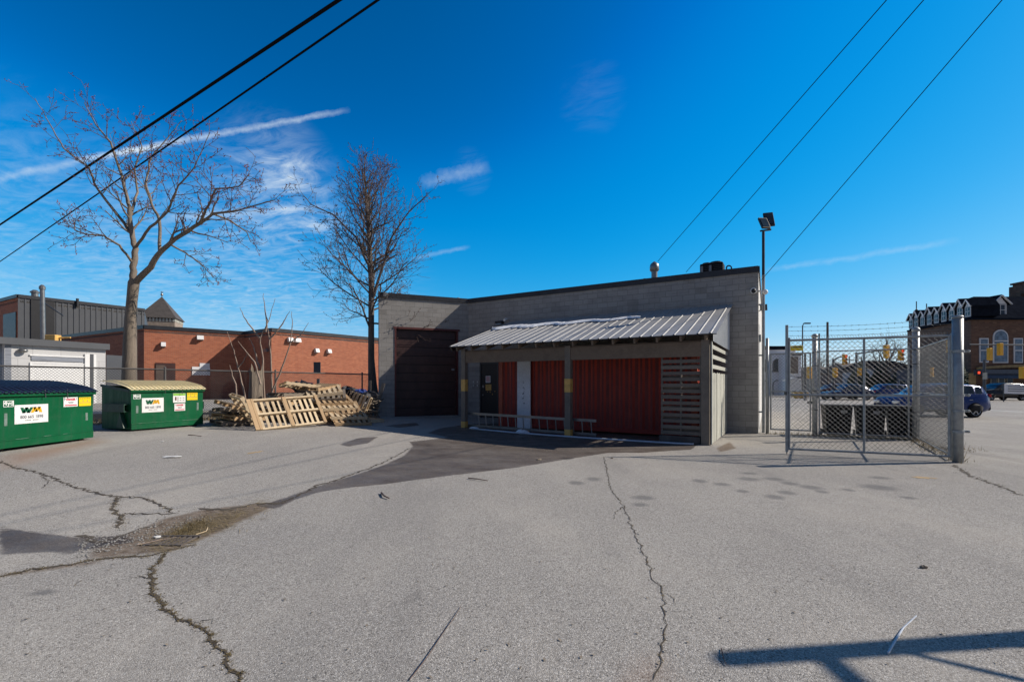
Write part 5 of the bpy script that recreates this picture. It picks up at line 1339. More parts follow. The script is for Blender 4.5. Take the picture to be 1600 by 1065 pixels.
mb = MB(); q = vg(-60, 29); mb.obox(Vector((q.x, q.y, zt-.002)), W1g-q-u*.41, nn*3.9, up*.35); mb.build('fascia', 'fascia', wgar)

dd = wallrect(W1g, W2g, 47, 130, .4, 2.75, .04, .06, 'overhead_door', 'whitepaint', wgar)
mb = MB(); pa_, pb_ = onwall(W1g, W2g, 46), onwall(W1g, W2g, 131)
mb.obox(Vector((pa_.x, pa_.y, 2.75))-nn*.07, pb_-pa_, nn*.08, up*.06); mb.obox(Vector((pa_.x, pa_.y, .4))-nn*.07, u*.07, nn*.08, up*2.35); mb.build('trim', 'whitepaint', dd)
wallrect(W1g, W2g, 48.5, 129.5, 2.92, 3.16, .05, .06, 'transom', 'greywall', wgar); wallrect(W1g, W2g, 45.5, 131, 3.17, 3.24, .08, .10, 'header', 'whitepaint', wgar)
wallrect(W1g, W2g, 131.5, 149, .3, 3.40, .10, .12, 'door_pier', 'whitepaint', wgar); wallrect(W1g, W2g, 139.5, 144.5, .3, 3.41, .13, .04, 'downpipe', 'metaldark', wgar)
q = onwall(W1g, W2g, 33.5); t_ = thing('wall_light', 'domed light on the pale garage wall over the dumpster', 'wall light', Vector((q.x, q.y, 3.4)))
mb = MB(); mb.blob(Vector((q.x, q.y, 3.42))-nn*.14, (.24, .2, .12), 12, 2, .0); mb.build('shade', 'alu', t_, True); mb = MB(); mb.box((q.x, q.y, 3.4), (.1, .2, .1)); mb.build('bracket', 'fascia', t_)
# spire
q = Vector(((253-800)/F*72, 72, 0)); t_ = thing('church_tower', 'square tower with a pointed shingled roof seen over the brick building', 'tower', q)
mb = MB(); mb.box((q.x, q.y, 5.7), (4.4, 4.4, 11.4), R(22)); mb.build('tower_wall', 'tanwall', t_)
m_ = Matrix.Rotation(R(22), 3, 'Z'); mb = MB(); vs = [q+m_ @ Vector((x_*2.45, y_*2.45, 11.55)) for x_, y_ in ((-1,-1),(1,-1),(1,1),(-1,1))]+[q+up*15.1]
mb.add(vs, [(0,1,4),(1,2,4),(2,3,4),(3,0,4),(3,2,1,0)]); mb.build('roof', 'shingle', t_)
mb = MB()
for k in range(11):
    for s_ in range(4): mb.obox(q+Matrix.Rotation(R(22+90*s_), 3, 'Z') @ Vector((-2.25+k*.42, -2.27, 11.05)), Matrix.Rotation(R(22+90*s_), 3, 'Z') @ Vector((.2, 0, 0)), Matrix.Rotation(R(22+90*s_), 3, 'Z') @ Vector((0, .1, 0)), up*.45)
mb.build('cornice', 'boards', t_); mb = MB(); mb.tube([q+up*15.0, q+up*15.9], .07, 6); mb.blob(q+up*15.4, (.2, .2, .2), 8, 0, 0); mb.box(q+up*15.75, (.5, .06, .06)); mb.build('finial', 'alu', t_)
Tf = Tree(71); b = vg(505, 80); Tf.branch(b, up, 8.6, .2, 3, .05, .06, 8); Tf.build('bare_tree', 'faint distant bare tree top over the brick roof', b, 'barkdark')

# ------------------------------------------------------------ white shop, houses and hotel across the road
WX0, WX1, WY = vg(1180, 64).x, vg(1243, 64).x, 64
ws = thing('white_shop', 'white rendered two storey shop with dark arched upper windows', 'building', (WX0, WY, 0))
mb = MB(); mb.box(((WX0+WX1)/2, WY+5, 3.15), (WX1-WX0, 10, 6.3)); mb.build('wall', 'stucco', ws)
mb = MB(); mb.box(((WX0+WX1)/2, WY+5, 6.55), (WX1-WX0+.3, 10.3, .5)); mb.build('parapet', 'slate', ws)
def arch(mb, cx_, y_, z0, w_, h_, th=.05, n_=10, ring=0):
    r_ = w_/2; pts = [(cx_-r_, y_, z0), (cx_+r_, y_, z0)]+[(cx_+r_*math.cos(a), y_, z0+h_-r_+r_*math.sin(a)) for a in [math.pi*k/n_ for k in range(n_+1)]]
    if not ring: mb.extr(pts, (0, th, 0))
    else: mb.tube([(x_, y_-.02, z_) for x_, y_, z_ in [pts[0]]+pts[:1:-1]+[pts[1]]] if False else [Vector(pts[1])]+[Vector(q) for q in pts[2:]]+[Vector(pts[0])], ring, 6)
for px in (1192, 1214.5):
    x_ = vg(px, WY).x; mb = MB(); arch(mb, x_, WY-.06, 3.35, 1.15, 1.6); w1 = mb.build('window', 'glass', ws)
    mb = MB(); arch(mb, x_, WY-.08, 3.35, 1.2, 1.65, ring=.07); mb.box((x_, WY-.1, 3.3), (1.5, .2, .12)); mb.build('frame', 'metaldark', w1)
    mb = MB(); arch(mb, x_, WY-.08, 0, 1.25, 2.1, ring=.06); mb.build('door_arch', 'metaldark', ws)
mb = MB(); X2 = vg(1229, 62).x; X3 = vg(1252, 62).x; mb.box(((X2+X3)/2, 66, 2.9), (X3-X2, 8, 5.8)); mb.build('side_wing', 'stucco', ws)
mb = MB(); mb.box((X2+1.0, 61.96, 4.1), (1.0, .1, 2.2)); mb.build('window', 'brownwall', ws)
mb = MB(); mb.box(((X2+X3)/2, 61.95, 2.45), (X3-X2, .3, .2)); mb.box(((X2+X3)/2, 61.95, 5.5), (X3-X2+.2, .3, .2)); mb.build('cornice', 'navy', ws)
kx = vg(1237, 60).x; mb = MB(); mb.box((kx+.3, 60.4, 1.0), (1.7, 1.2, 2.0)); mb.extr([(kx-.7, 59.7, 2.0), (kx+1.3, 59.7, 2.0), (kx+.3, 59.7, 2.5)], (0, 1.4, 0)); tag(mb.build('white_hut', 'whitepaint'), 'little white gabled hut in front of the white shop', 'hut')
kx = vg(1250, 52).x; mb = MB(); mb.box((kx, 52, .45), (1.5, .8, .55)); mb.box((kx, 52, .09), (1.2, .6, .18)); tag(mb.build('planter', 'signal', bevel=.05), 'orange planter box at the roadside', 'planter')
def house(name, label, px0, px1, Y_, zw_, zr, m_, roofm, dep=9, wins=3):
    x0, x1 = vg(px0, Y_).x, vg(px1, Y_).x; t_ = thing(name, label, 'house', ((x0+x1)/2, Y_, 0))
    mb = MB(); mb.box(((x0+x1)/2, Y_+dep/2, zw_/2), (x1-x0, dep, zw_)); mb.build('wall', m_, t_)
    mb = MB(); mb.extr([(x0-.3, Y_-.3, zw_), (x0-.3, Y_+dep+.3, zw_), (x0-.3, Y_+dep/2, zr)], (x1-x0+.6, 0, 0)); mb.build('roof', roofm, t_)
    for k in range(wins):
        for r_ in range(2 if zw_ > 4.5 else 1):
            x_ = x0+(x1-x0)*(k+.5)/wins; mb = MB(); mb.box((x_, Y_-.03, 1.6+r_*2.6), (.9, .08, 1.2)); f_ = mb.build('window', 'whitepaint', t_)
            mb = MB(); mb.box((x_, Y_-.075, 1.6+r_*2.6), (.74, .03, 1.02)); mb.build('pane', 'glass', f_)
house('house', 'grey sided house with white windows beyond the road', 1387, 1432, 66, 3.9, 5.1, 'greywall', 'slate')
house('house', 'dark brown low house half hidden by the conifer hedge', 1340, 1392, 72, 3.4, 5.0, 'brownwall', 'shingle')
house('house', 'small tan house between the street poles', 1303, 1338, 86, 3.4, 4.9, 'tanwall', 'shingle', wins=2)
house('house', 'small reddish house far down the street', 1272, 1296, 105, 3.8, 5.4, 'brick', 'slate', wins=2)
house('house', 'brown house beside the tan one with a low roof', 1322, 1352, 100, 4.0, 5.6, 'brownwall', 'slate', wins=2)
g = random.Random(55)
def hedge(name, label, px0, px1, Y_, h0, h1, n_, seed, m_='evergreen', kind=None):
    mb = MB(); g = random.Random(seed)
    for k in range(n_):
        f = g.random(); px = px0+(px1-px0)*f; hh = h0+(h1-h0)*abs(math.sin(f*7+seed))*g.uniform(.6, 1); z_ = hh*g.random()**.7; c_ = vg(px, Y_+g.gauss(0, 1.0)); c_.z = z_
        r_ = g.uniform(.10, .28); a = Vector((g.gauss(0, 1), g.gauss(0, 1), g.gauss(0, .6))).normalized()*r_; b = a.orthogonal().normalized()*r_*.5
        mb.add([c_-a, c_+b, c_+a, c_-b], [(0, 1, 2, 3)])
    o_ = mb.build(name, m_); tag(o_, label, 'hedge' if kind else 'conifer', kind=kind)
hedge('hedge', 'dark evergreen hedge along the far side of the road', 1325, 1400, 62, 2.2, 4.6, 5200, 3, kind='stuff')
hedge('hedge', 'brown leafless scrub behind the far parked cars', 1262, 1345, 95, 2.5, 5.5, 3600, 4, 'twig', kind='stuff')
hedge('hedge', 'dark bushes at the foot of the brown hotel wall', 1472, 1512, 56, 2.5, 5.0, 2200, 6, kind='stuff')
for k, (px, Y_, h_, r_, lb) in enumerate([(1385, 60, 8.2, .19, 'round crowned bare tree behind the traffic signals'), (1352, 74, 6.8, .14, 'smaller bare tree left of the round crowned one'), (1283, 92, 8.0, .13, 'thin bare tree behind the street poles near the white shop'), (1310, 100, 7.5, .13, 'far bare tree above the tan house')]):
    Tn = Tree(80+k); b = vg(px, Y_); Tn.branch(b, up, h_*.55, r_, 0, .1, .03)
    for j in range(13):
        a = j*2.4; el = R(25+j*4.2); Tn.branch(b+up*h_*(.30+.019*j), Vector((math.cos(a)*math.cos(el), math.sin(a)*math.cos(el), math.sin(el))), h_*.42, r_*.55, 2, .05, .1, 7)
    Tn.tw.v and Tn.build('bare_tree', lb, b, 'barkdark')
# hotel
HX, HY = 59.2, 60.0; E_ = Vector((HX, HY, 0)); Wn = Vector((62.8, 73.5, 0)); RX = 86
hot = thing('mansard_building', 'dark brick corner building with mansard roof and rows of white gabled dormers', 'building', E_)
mb = MB(); mb.box(((HX+RX)/2, HY+.2, 5.0), (RX-HX, .4, 10.0)); mb.build('wall', 'brownbrick', hot)
u = (Wn-E_).normalized(); nn = Vector((u.y, -u.x, 0)); mb = MB(); mb.obox(E_+Vector((0, .401, 0)), (Wn-E_), nn*.4, up*10); mb.build('wall', 'brownbrick', hot)
def mans(mb, a, b, inw, z0, z1, run): a0, b0 = a+up*z0, b+up*z0; a1, b1 = a+up*z1+inw*run, b+up*z1+inw*run; mb.add([a0, b0, b1, a1], [(0, 1, 2, 3)])
mb = MB(); ridge0 = Vector((HX+4.3, HY+4.0, 13.6)); rr = Vector((RX, HY+4.0, 13.6)); ridge2 = Wn+Vector((4.2, 1, 13.2))
mb.add([(HX-.25, HY-.3, 10), (RX, HY-.3, 10), rr, ridge0], [(0, 1, 2, 3)]); mb.add([(HX-.25, HY-.3, 10), Wn+Vector((-.25, 0, 10)), ridge2, ridge0], [(3, 2, 1, 0)])
mb.add([ridge0, rr, rr+Vector((0, 10, .1)), ridge2], [(0, 1, 2, 3)]); mb.build('roof', 'slate', hot)
mb = MB(); mb.box(((HX+RX)/2, HY-.15, 9.95), (RX-HX+.5, .4, .2)); mb.bar(E_+Vector((-.2, 0, 9.95)), Wn+Vector((-.2, 0, 9.95)), .4, .2); mb.build('eaves', 'slate', hot)
def dormer(c_, fwd, w_, h_, depth=3.2):
    """white gabled dormer: c_ middle of its sill, fwd outward"""
    r_ = Vector((-fwd.y, fwd.x, 0)); mb = MB(); p = c_-r_*w_/2; mb.obox(p, r_*w_, -fwd*depth, up*h_*.62); dm = mb.build('dormer', 'slate', hot)
    mb = MB(); mb.obox(p+fwd*.004, r_*w_, fwd*.03, up*h_*.62); mb.build('dormer_front', 'greypanel', dm)
    mb = MB(); o_ = w_*.26; a = c_-r_*(w_/2+o_)+up*h_*.56+fwd*.22; b = c_+r_*(w_/2+o_)+up*h_*.56+fwd*.22; t__ = c_+up*h_+fwd*.22
    for x_, y_ in ((a, b),): mb.extr([a+up*.0, t__, t__-up*.0+up*.16, a+up*.16], -fwd*depth); mb.extr([t__, b, b+up*.16, t__+up*.16], -fwd*depth)
    mb.build('dormer_roof', 'slate', dm)
    mb = MB(); mb.extr([c_-r_*w_/2+up*h_*.62, c_+r_*w_/2+up*h_*.62, c_+up*(h_-.02)], -fwd*.2)
    mb.bar(a+fwd*.03+up*.06, t__+fwd*.03+up*.06, .08, .14, fwd); mb.bar(t__+fwd*.03+up*.06, b+fwd*.03+up*.06, .10, .2, fwd); mb.build('gable', 'whitepaint', dm)
    mb = MB(); mb.obox(c_-r_*w_*.33+up*h_*.1+fwd*.062, r_*w_*.66, -fwd*.02, up*h_*.46); wn = mb.build('window', 'glass', dm)
    mb = MB(); mb.obox(c_-r_*.03+up*h_*.1+fwd*.075, r_*.06, -fwd*.02, up*h_*.46); mb.obox(c_-r_*w_*.33+up*h_*.31+fwd*.077, r_*w_*.66, -fwd*.02, up*.06); mb.build('muntins', 'whitepaint', wn)
dormer(Vector((vg(1567, HY).x+.2, HY+.55, 10.35)), Vector((0, -1, 0)), 1.7, 2.7); dormer(Vector((vg(1567, HY).x+7.0, HY+.55, 10.35)), Vector((0, -1, 0)), 1.7, 2.7)
for k, f in enumerate((.04, .15, .27, .39, .51, .63, .75, .87, .97)): dormer(E_.lerp(Wn, f)+Vector((.0, 0, 10.2+.1)), -nn if nn.x > 0 else nn, 1.15, 2.5 if k % 2 else 2.2, 3)
def hwin(px, z0, z1, w_, arched=False):
    x_ = vg(px, HY).x; mb = MB()
    if arched: arch(mb, x_, HY-.10, z0, w_, z1-z0, .10)
    else: mb.box((x_, HY-.05, (z0+z1)/2), (w_, .12, z1-z0))
    f_ = mb.build('window', 'whitepaint', hot); mb = MB()
    if arched: arch(mb, x_, HY-.14, z0+.12, w_-.30, z1-z0-.28, .03)
    else: mb.box((x_, HY-.125, (z0+z1)/2), (w_-.26, .03, z1-z0-.26))
    mb.build('pane', 'glasslight', f_); mb = MB(); mb.box((x_, HY-.17, z0+(z1-z0)*(.66 if arched else .5)), (w_-.1, .04, .12)); mb.build('muntins', 'whitepaint', f_)
hwin(1536.5, 4.35, 7.5, 1.15); hwin(1562.5, 4.3, 8.6, 1.95, True); hwin(1590, 4.3, 7.5, 1.15); hwin(1620, 4.3, 7.5, 1.15)
for k, f in enumerate((.08, .3, .52, .74)):
    c_ = E_.lerp(Wn, f); o_ = c_-(nn if nn.x > 0 else -nn)*.06; mb = MB(); mb.obox(o_+up*4.4, u*1.2, -(nn if nn.x > 0 else -nn)*.02, up*3); f_ = mb.build('window', 'whitepaint', hot)
x0, x1 = vg(1525, HY).x, vg(1700, HY).x
mb = MB(); mb.box(((x0+x1)/2, HY-.5, 3.15), (x1-x0, 1.0, .55)); mb.extr([(x0, HY-.02, 2.9), (x0, HY-1.5, 1.9+.4), (x0, HY-.02, 3.4)], (x1-x0, 0, 0)); mb.build('awning', 'awning', hot)
mb = MB(); n_ = 16
pts = [(x0+(x1-x0)*.5*k/n_, 3.45+.45*math.sin(math.pi*min(1, k/n_*1.0)*.5+.3)) for k in range(n_+1)]
for (a, za), (b, zb_) in zip(pts[:-1], pts[1:]): mb.bar((a, HY-.2, za), (b, HY-.2, zb_), .3, .35)
mb.build('fascia_arch', 'beige', hot)
mb = MB(); mb.box((vg(1513, HY).x, HY-.06, 1.5), (1.7, .14, 3.0)); mb.build('plinth', 'beige', hot)
for px in (1551, 1563, 1576): mb = MB(); mb.box((vg(px, HY).x, HY-.1, 1.55), (.9 if px == 1563 else .75, .15, 1.9)); f_ = mb.build('shop_window', 'boards', hot); mb = MB(); mb.box((vg(px, HY).x, HY-.18, 1.6), (.66, .03, 1.6)); mb.build('pane', 'glass', f_)
mb = MB(); tx = vg(1609, 68).x; mb.box((tx, 68, 9), (2.9, 3, 14.0)); mb.box((tx, 68, 15.6), (2.3, 2.5, 1.4)); mb.box((tx, 68, 16.4), (2.7, 2.9, .25)); mb.box((tx-1.6, 68, 13.8), (.7, 1.2, 1.8)); mb.build('brick_tower', 'brownbrick', hot)
mb = MB()
for f, h_ in ((.80, 1.6), (.99, 2.4)): q = E_.lerp(Wn, f)+Vector((1, 0, 12.2)); mb.tube([q, q+up*h_], .07, 6); mb.blob(q+up*h_*.4, (.2, .2, .3), 6, 1, .1)
mb.build('finial', 'metaldark', hot)
# road edge, pavement, markings
def sheet_struct(name, pts, z_, m_, lab):
    mb = MB(); mb.add([(x_, y_, z_) for x_, y_ in pts], [tuple(range(len(pts)))]); o_ = mb.build(name, m_); tag(o_, lab, kind='structure')
def kerb(name, x0, x1, y0, y1, h_, lab): mb = MB(); mb.box(((x0+x1)/2, (y0+y1)/2, h_/2), (x1-x0, y1-y0, h_)); o_ = mb.build(name, 'concrete', bevel=.02); tag(o_, lab, kind='structure')
kerb('pavement', 28, 56, 57.0, 60.2, .13, 'raised concrete pavement across the road'); kerb('pavement', 56.2, 120, 49.5, 59.2, .14, 'raised concrete pavement before the dark corner building')
mb = MB(); mb.obox((-17.5, 12.9, .0), Vector((10.6, 9.4, 0)), (-.10, .12, 0), up*.62); tag(mb.build('concrete_edging', 'concrete'), 'low concrete edging strip along the foot of the long fence', 'edging')
for k in range(5): sheet_struct('lane_marking', [(24+k*6, 36.0), (27+k*6, 36.0), (27+k*6, 36.15), (24+k*6, 36.15)], .005, 'lineWhite', 'white dashed lane marking on the road')
sheet_struct('stop_line', [(29.5, 27), (29.9, 27), (29.9, 34), (29.5, 34)], .005, 'lineWhite', 'white stop line on the road')

# ------------------------------------------------------------ vehicles
def car(name, label, cat, loc, rz, L=4.55, W=1.82, H=1.66, paint='blue', kind='suv'):
    t_ = thing(name, label, cat, (0, 0, 0)); hw = W/2; ns = 40
    if kind == 'suv':
        top = [(0, .62), (.02, .92), (.10, 1.04), (.24, 1.12), (.30, 1.20), (.40, 1.54), (.48, H-.02), (.62, H), (.80, H-.05), (.90, 1.52), (.945, 1.18), (.985, 1.0), (1, .62)]; belt = [(0, .62), (.02, .84), (.24, 1.02), (.6, 1.06), (.94, 1.14), (.985, .98), (1, .62)]
    else:
        top = [(0, .52), (.02, .72), (.12, .84), (.27, .93), (.30, .97), (.42, 1.36), (.50, H), (.64, H), (.76, H-.12), (.88, 1.04), (.97, .98), (1, .60)]; belt = [(0, .52), (.02, .70), (.27, .90), (.6, .94), (.88, .98), (.97, .95), (1, .60)]
    def ip(tb, f):
        for (a, za), (b, zb_) in zip(tb[:-1], tb[1:]):
            if f <= b: s_ = (f-a)/(b-a); return za+(zb_-za)*s_
        return tb[-1][1]
    def wd(f): e_ = min(f, 1-f); return hw*(1-.16*max(0, 1-e_/.13)**2)
    def sec(f):
        x_ = L*f; zt_, zb_ = max(ip(top, f), ip(belt, f)), ip(belt, f); w_ = wd(f); cab = max(0, zt_-zb_); wt = w_-.02-.33*cab-(.05 if cab < .1 else 0)
        bot = .26+.12*max(0, 1-min(f, 1-f)/.10)
        return [(x_, -w_*.93, bot), (x_, -w_, bot+.14), (x_, -w_-.0, zb_*.62), (x_, -w_*.985, zb_-.03), (x_, -(w_*.96), zb_), (x_, -(wt+.04), zt_-.05 if cab > .1 else zb_+.004), (x_, -wt*.82, zt_), (x_, 0, zt_+.018), (x_, wt*.82, zt_), (x_, wt+.04, zt_-.05 if cab > .1 else zb_+.004), (x_, w_*.96, zb_), (x_, w_*.985, zb_-.03), (x_, w_, zb_*.62), (x_, w_, bot+.14), (x_, w_*.93, bot)]
    mb = MB(); vs = []; fs = []; m_ = 15
    for i in range(ns+1): vs += sec(i/ns)
    for i in range(ns):
        for k in range(m_): fs.append((i*m_+k, i*m_+(k+1) % m_, (i+1)*m_+(k+1) % m_, (i+1)*m_+k))
    fs.append(tuple(range(m_))); fs.append(tuple(ns*m_+k for k in range(m_-1, -1, -1))); mb.add(vs, fs); mb.build('body', paint, t_, True)
    cab0, cab1 = (.33, .905) if kind == 'suv' else (.33, .86)
    for sgn in (-1, 1):
        cuts = [(cab0+.06, .475), (.49, .66), (.675, .80 if kind == 'suv' else .78)]+([(.815, .885)] if kind == 'suv' else [])
        for a, b in cuts:
            mb = MB(); vs = []; n_ = 6; fs = []
            for i in range(n_+1):
                f = a+(b-a)*i/n_; S = sec(f); q, r_ = Vector(S[4]), Vector(S[5]); lo_, hi_ = q.lerp(r_, .10), q.lerp(r_, .93)
                for v_ in (lo_, hi_): vs.append((v_.x, (v_.y-.012)*(-1 if sgn > 0 else 1), v_.z))
            for i in range(n_): fs.append((2*i, 2*i+2, 2*i+3, 2*i+1) if sgn < 0 else (2*i, 2*i+1, 2*i+3, 2*i+2))
            mb.add(vs, fs); mb.build('side_window', 'glass', t_)
        for f, r_ in ((.17, .34), (.80, .34)):
            x_ = L*f; w_ = wd(f); mb = MB(); mb.tube([(x_, sgn*(w_-.2), .36), (x_, sgn*(w_+.003), .36)], r_+.02, 24); mb.build('wheel_arch', 'blackplastic', t_)
            mb = MB(); mb.tube([(x_, sgn*(w_-.2), r_), (x_, sgn*(w_-.01), r_), (x_, sgn*(w_+.02), r_), (x_, sgn*(w_+.022), r_*.93)], [r_, r_, r_*.96, r_*.7], 28); wh = mb.build('wheel', 'tyre', t_)
            mb = MB(); y_ = sgn*(w_+.024)
            mb.tube([(x_, y_, r_), (x_, y_+sgn*.012, r_)], .07, 12)
            for k in range(5):
                a = k*2*math.pi/5+.3; c2_, s2_ = math.cos(a), math.sin(a); mb.bar((x_+.04*c2_, y_+sgn*.006, r_+.04*s2_), (x_+r_*.66*c2_, y_+sgn*.006, r_+r_*.66*s2_), .055, .02, (0, 1, 0))
            rg = [Vector((x_+r_*.67*math.cos(2*math.pi*k/24), y_+sgn*.004, r_+r_*.67*math.sin(2*math.pi*k/24))) for k in range(25)]; mb.tube(rg, .018, 5, False); mb.build('rim', 'rim', wh)
        S = sec(.02); mb = MB(); mb.box((L*.015, sgn*wd(.02)*.74, ip(belt, .02)-.10), (.16, .36, .13), 0); mb.build('headlight', 'headl', t_, bevel=.03)
        mb = MB(); zz_ = 1.06 if kind == 'suv' else .86; mb.extr([(L*.93, sgn*wd(.95)*.98, zz_+.03), (L*.995, sgn*wd(1)*.72, zz_-.08), (L*1.004, sgn*wd(1)*.55, zz_-.02), (L*.985, sgn*wd(.98)*.80, zz_+.09)], (0, sgn*.05, 0)); mb.box((L*.985, sgn*wd(.97)*.86, zz_), (.10, .22, .13)); mb.build('tail_light', 'tail', t_)
        mb = MB(); mb.blob((L*.335, sgn*(hw+.08), 1.06 if kind == 'suv' else .95), (.09, .11, .075), 10, 0, 0); mb.build('mirror', paint, t_, True)
        mb = MB(); mb.obox((L*.22, sgn*(hw+.002)-.008, .28), (L*.52, 0, 0), (0, .016, 0), (0, 0, .12)); mb.build('sill', 'blackplastic', t_)
        mb = MB()
        for f in (.54, .74): mb.obox((L*f, sgn*(hw+.0)-.01, .84), (.16, 0, 0), (0, .02, 0), (0, 0, .03))
        mb.build('door_handle', 'rim', t_)
    for nm, f0, f1 in (('windscreen', .31, .46 if kind == 'suv' else .485), ('rear_window', .905 if kind == 'suv' else .775, .94 if kind == 'suv' else .87)):
        mb = MB(); S0_, S1_ = sec(f0), sec(f1); 
        pts = []
        for S in (S0_, S1_): pts.append([Vector(S[k])+Vector(((-.01 if nm == 'windscreen' else .012), 0, .012)) for k in (6, 7, 8)])
        mb.add(pts[0]+pts[1], [(0, 1, 4, 3), (1, 2, 5, 4)]); mb.build(nm, 'glass', t_)
    mb = MB(); mb.box((.05, 0, .42), (.14, W*.8, .2)); mb.box((L-.03, 0, .42), (.14, W*.8, .18)); mb.build('bumper', 'blackplastic', t_, bevel=.04)
    t_.location = loc; t_.rotation_euler = (0, 0, rz); return t_
car('suv', 'dark blue compact suv with alloy wheels driving past behind the yard fence', 'car', (18.85, 23.5, 0), 0)
car('parked_car', 'blue sedan standing on the road beyond the middle bin', 'car', (31.4, 47.0, 0), 0, 4.7, 1.85, 1.60, 'darkblue', 'sedan')
car('parked_car', 'maroon black car furthest left in the line of distant cars', 'car', (33.3, 51.4, 0), 0, 4.3, 1.8, 1.62, 'maroon', 'suv')
car('parked_car', 'blue hatchback between the middle sedan and the gate post', 'car', (36.8, 48.6, 0), 0, 4.2, 1.8, 1.62, 'blue', 'suv')
car('parked_car', 'dark maroon sedan glimpsed behind the blue suv roof', 'car', (42.0, 51.4, 0), 0, 4.6, 1.85, 1.50, 'maroon', 'sedan')
car('suv', 'black suv partly hidden by the white roadside banner', 'car', (45.6, 46.0, 0), 0, 4.8, 1.9, 1.72, 'blackcar', 'suv')
q = Vector((45.0, 42.4, 0)); t_ = thing('banner', 'white lettered banner on a low frame near the corner building', 'banner', q)
mb = MB(); mb.add([(44.4, 42.0, .75), (47.2, 42.3, .68), (47.2, 42.3, 1.45), (44.4, 42.0, 1.62)], [(0, 1, 2, 3)]); pn = mb.build('panel', 'stucco', t_)
mb = MB()
for z_ in (1.36, 1.15, .95): mb.obox((44.8, 42.02, z_), (1.9, .2, -.05), (0, -.02, 0), (0, 0, .06))
mb.build('print_lines', 'greytext', pn); mb = MB(); mb.tube([(44.4, 42.02, 0), (44.4, 42.02, 1.65)], .04, 6); mb.tube([(47.2, 42.32, 0), (47.2, 42.32, 1.5)], .04, 6); mb.build('frame', 'galvdark', t_)

# ------------------------------------------------------------ street poles and signals
def sig_head(par, c_, yaw=0, lit=None, s=1.0, back=False):
    m3 = Matrix.Rotation(yaw, 3, 'Z'); mb = MB(); mb.box(c_, (.36*s, .26*s, 1.05*s), yaw); h_ = mb.build('signal_head', 'signal', par, bevel=.03)
    if not back:
        for k in range(3):
            q = c_+up*(.33-.33*k)*s; f = m3 @ Vector((0, -1, 0)); mb = MB(); mb.tube([q+f*.13*s, q+f*.30*s], .13*s, 12, False); mb.build('visor', 'signal', h_)
            mb = MB(); mb.tube([q+f*.13*s, q+f*.15*s], .11*s, 12); mb.build('lens', 'redlamp' if lit == k else 'black', h_)
def signal(label, base_, h_, arm_to, heads, m_='metaldark'):
    t_ = thing('traffic_signal', label, 'traffic signal', base_); mb = MB(); mb.tube([base_, base_+up*h_], [.13, .10], 10); mb.build('pole', m_, t_)
    if arm_to is not None: mb = MB(); a = base_+up*(h_-.15); mb.tube([a, a.lerp(arm_to, .5)+up*.12, arm_to], [.08, .07, .05], 8); mb.build('mast_arm', m_, t_)
    for c_, yw, lit, sc_, bk in heads: sig_head(t_, c_, yw, lit, sc_, bk)
signal('traffic signal on a short arm to the right of the tan house', Vector((vg(1302, 48).x, 48, 0)), 4.2, on(1318, 557, 47), [(on(1319.5, 561.5, 47), 0, 0, 1.0, False), (on(1304, 582, 47.6), R(90), None, .95, False)])
signal('traffic signal with a long arm carrying two yellow heads', Vector((vg(1338, 50).x, 50, 0)), 5.0, on(1410, 546, 49), [(on(1385, 549, 46), R(15), None, 1.25, True), (on(1407, 554, 49), 0, 0, 1.15, False), (on(1342, 581, 49.6), R(80), None, .8, False)])
signal('traffic signal pole beside the white shop with an orange head', Vector((vg(1258, 46).x, 46, 0)), 4.6, None, [(on(1264.5, 582, 45.5), R(20), None, 1.1, True)])
pb = Vector((vg(1680, 42).x, 42, 0))
signal('traffic signal with a mast arm in front of the dark corner building', pb, 5.0, on(1515, 538, 42), [(on(1546.5, 553, 41.8), R(15), None, 1.05, True), (on(1562.5, 545.5, 41.8), R(8), None, 1.05, True), (on(1597, 582, 41.5), R(90), None, 1.0, False)])
signal('pedestrian signal post showing a red light beside the corner building', Vector((vg(1538, 44).x, 44, 0)), 3.9, None, [(on(1484, 541, 42), R(10), None, 1.05, True)] if False else [])
t_ = [o_ for o_ in bpy.data.objects if o_.name.startswith('traffic_signal')][-1]
mb = MB(); c_ = on(1527, 582, 44); mb.box(c_, (.45, .3, .5)); hd = mb.build('signal_head', 'black', t_, bevel=.03); mb = MB(); mb.box(c_-Vector((0, .17, 0)), (.2, .03, .22)); mb.build('lens', 'redlamp', hd); mb = MB(); mb.bar(c_, Vector((vg(1538, 44).x, 44, c_.z)), .05, .05); mb.build('bracket', 'black', t_)
mb = MB(); c_ = on(1539, 587, 43.8); mb.box(c_, (.42, .03, .62)); mb.build('sign', 'boards', t_)
signal('traffic signal head hanging behind the dense side panel', Vector((vg(1476, 52).x, 52, 0)), 5.2, on(1490, 540, 50), [(on(1483, 541, 48), R(10), None, 1.2, True), (on(1456, 581, 51), R(30), None, 1.0, True)])
def upole(lab, px, Y_, ytop, r_, lamp=None, name='utility_pole', cat='pole', cross=False):
    b = vg(px, Y_); top_ = on(px, ytop, Y_); t_ = thing(name, lab, cat, b); mb = MB(); mb.tube([b, top_], [r_*1.2, r_*.8], 8); mb.build('pole', 'barkdark' if name == 'utility_pole' else 'metaldark', t_)
    if lamp: mb = MB(); e_ = top_+Vector((lamp, 0, .25)); mb.tube([top_-up*.2, top_+Vector((lamp*.3, 0, .2)), e_], .05, 6); mb.box(e_+Vector((.2*(1 if lamp > 0 else -1), 0, -.02)), (.7, .25, .14)); mb.build('lamp', 'metaldark', t_)
    if cross: mb = MB(); mb.box(top_-up*.8, (2.2, .12, .12)); mb.build('crossarm', 'barkdark', t_)
upole('wooden utility pole rising tallest behind the fence by the bins', 1293, 52, 503, .14)
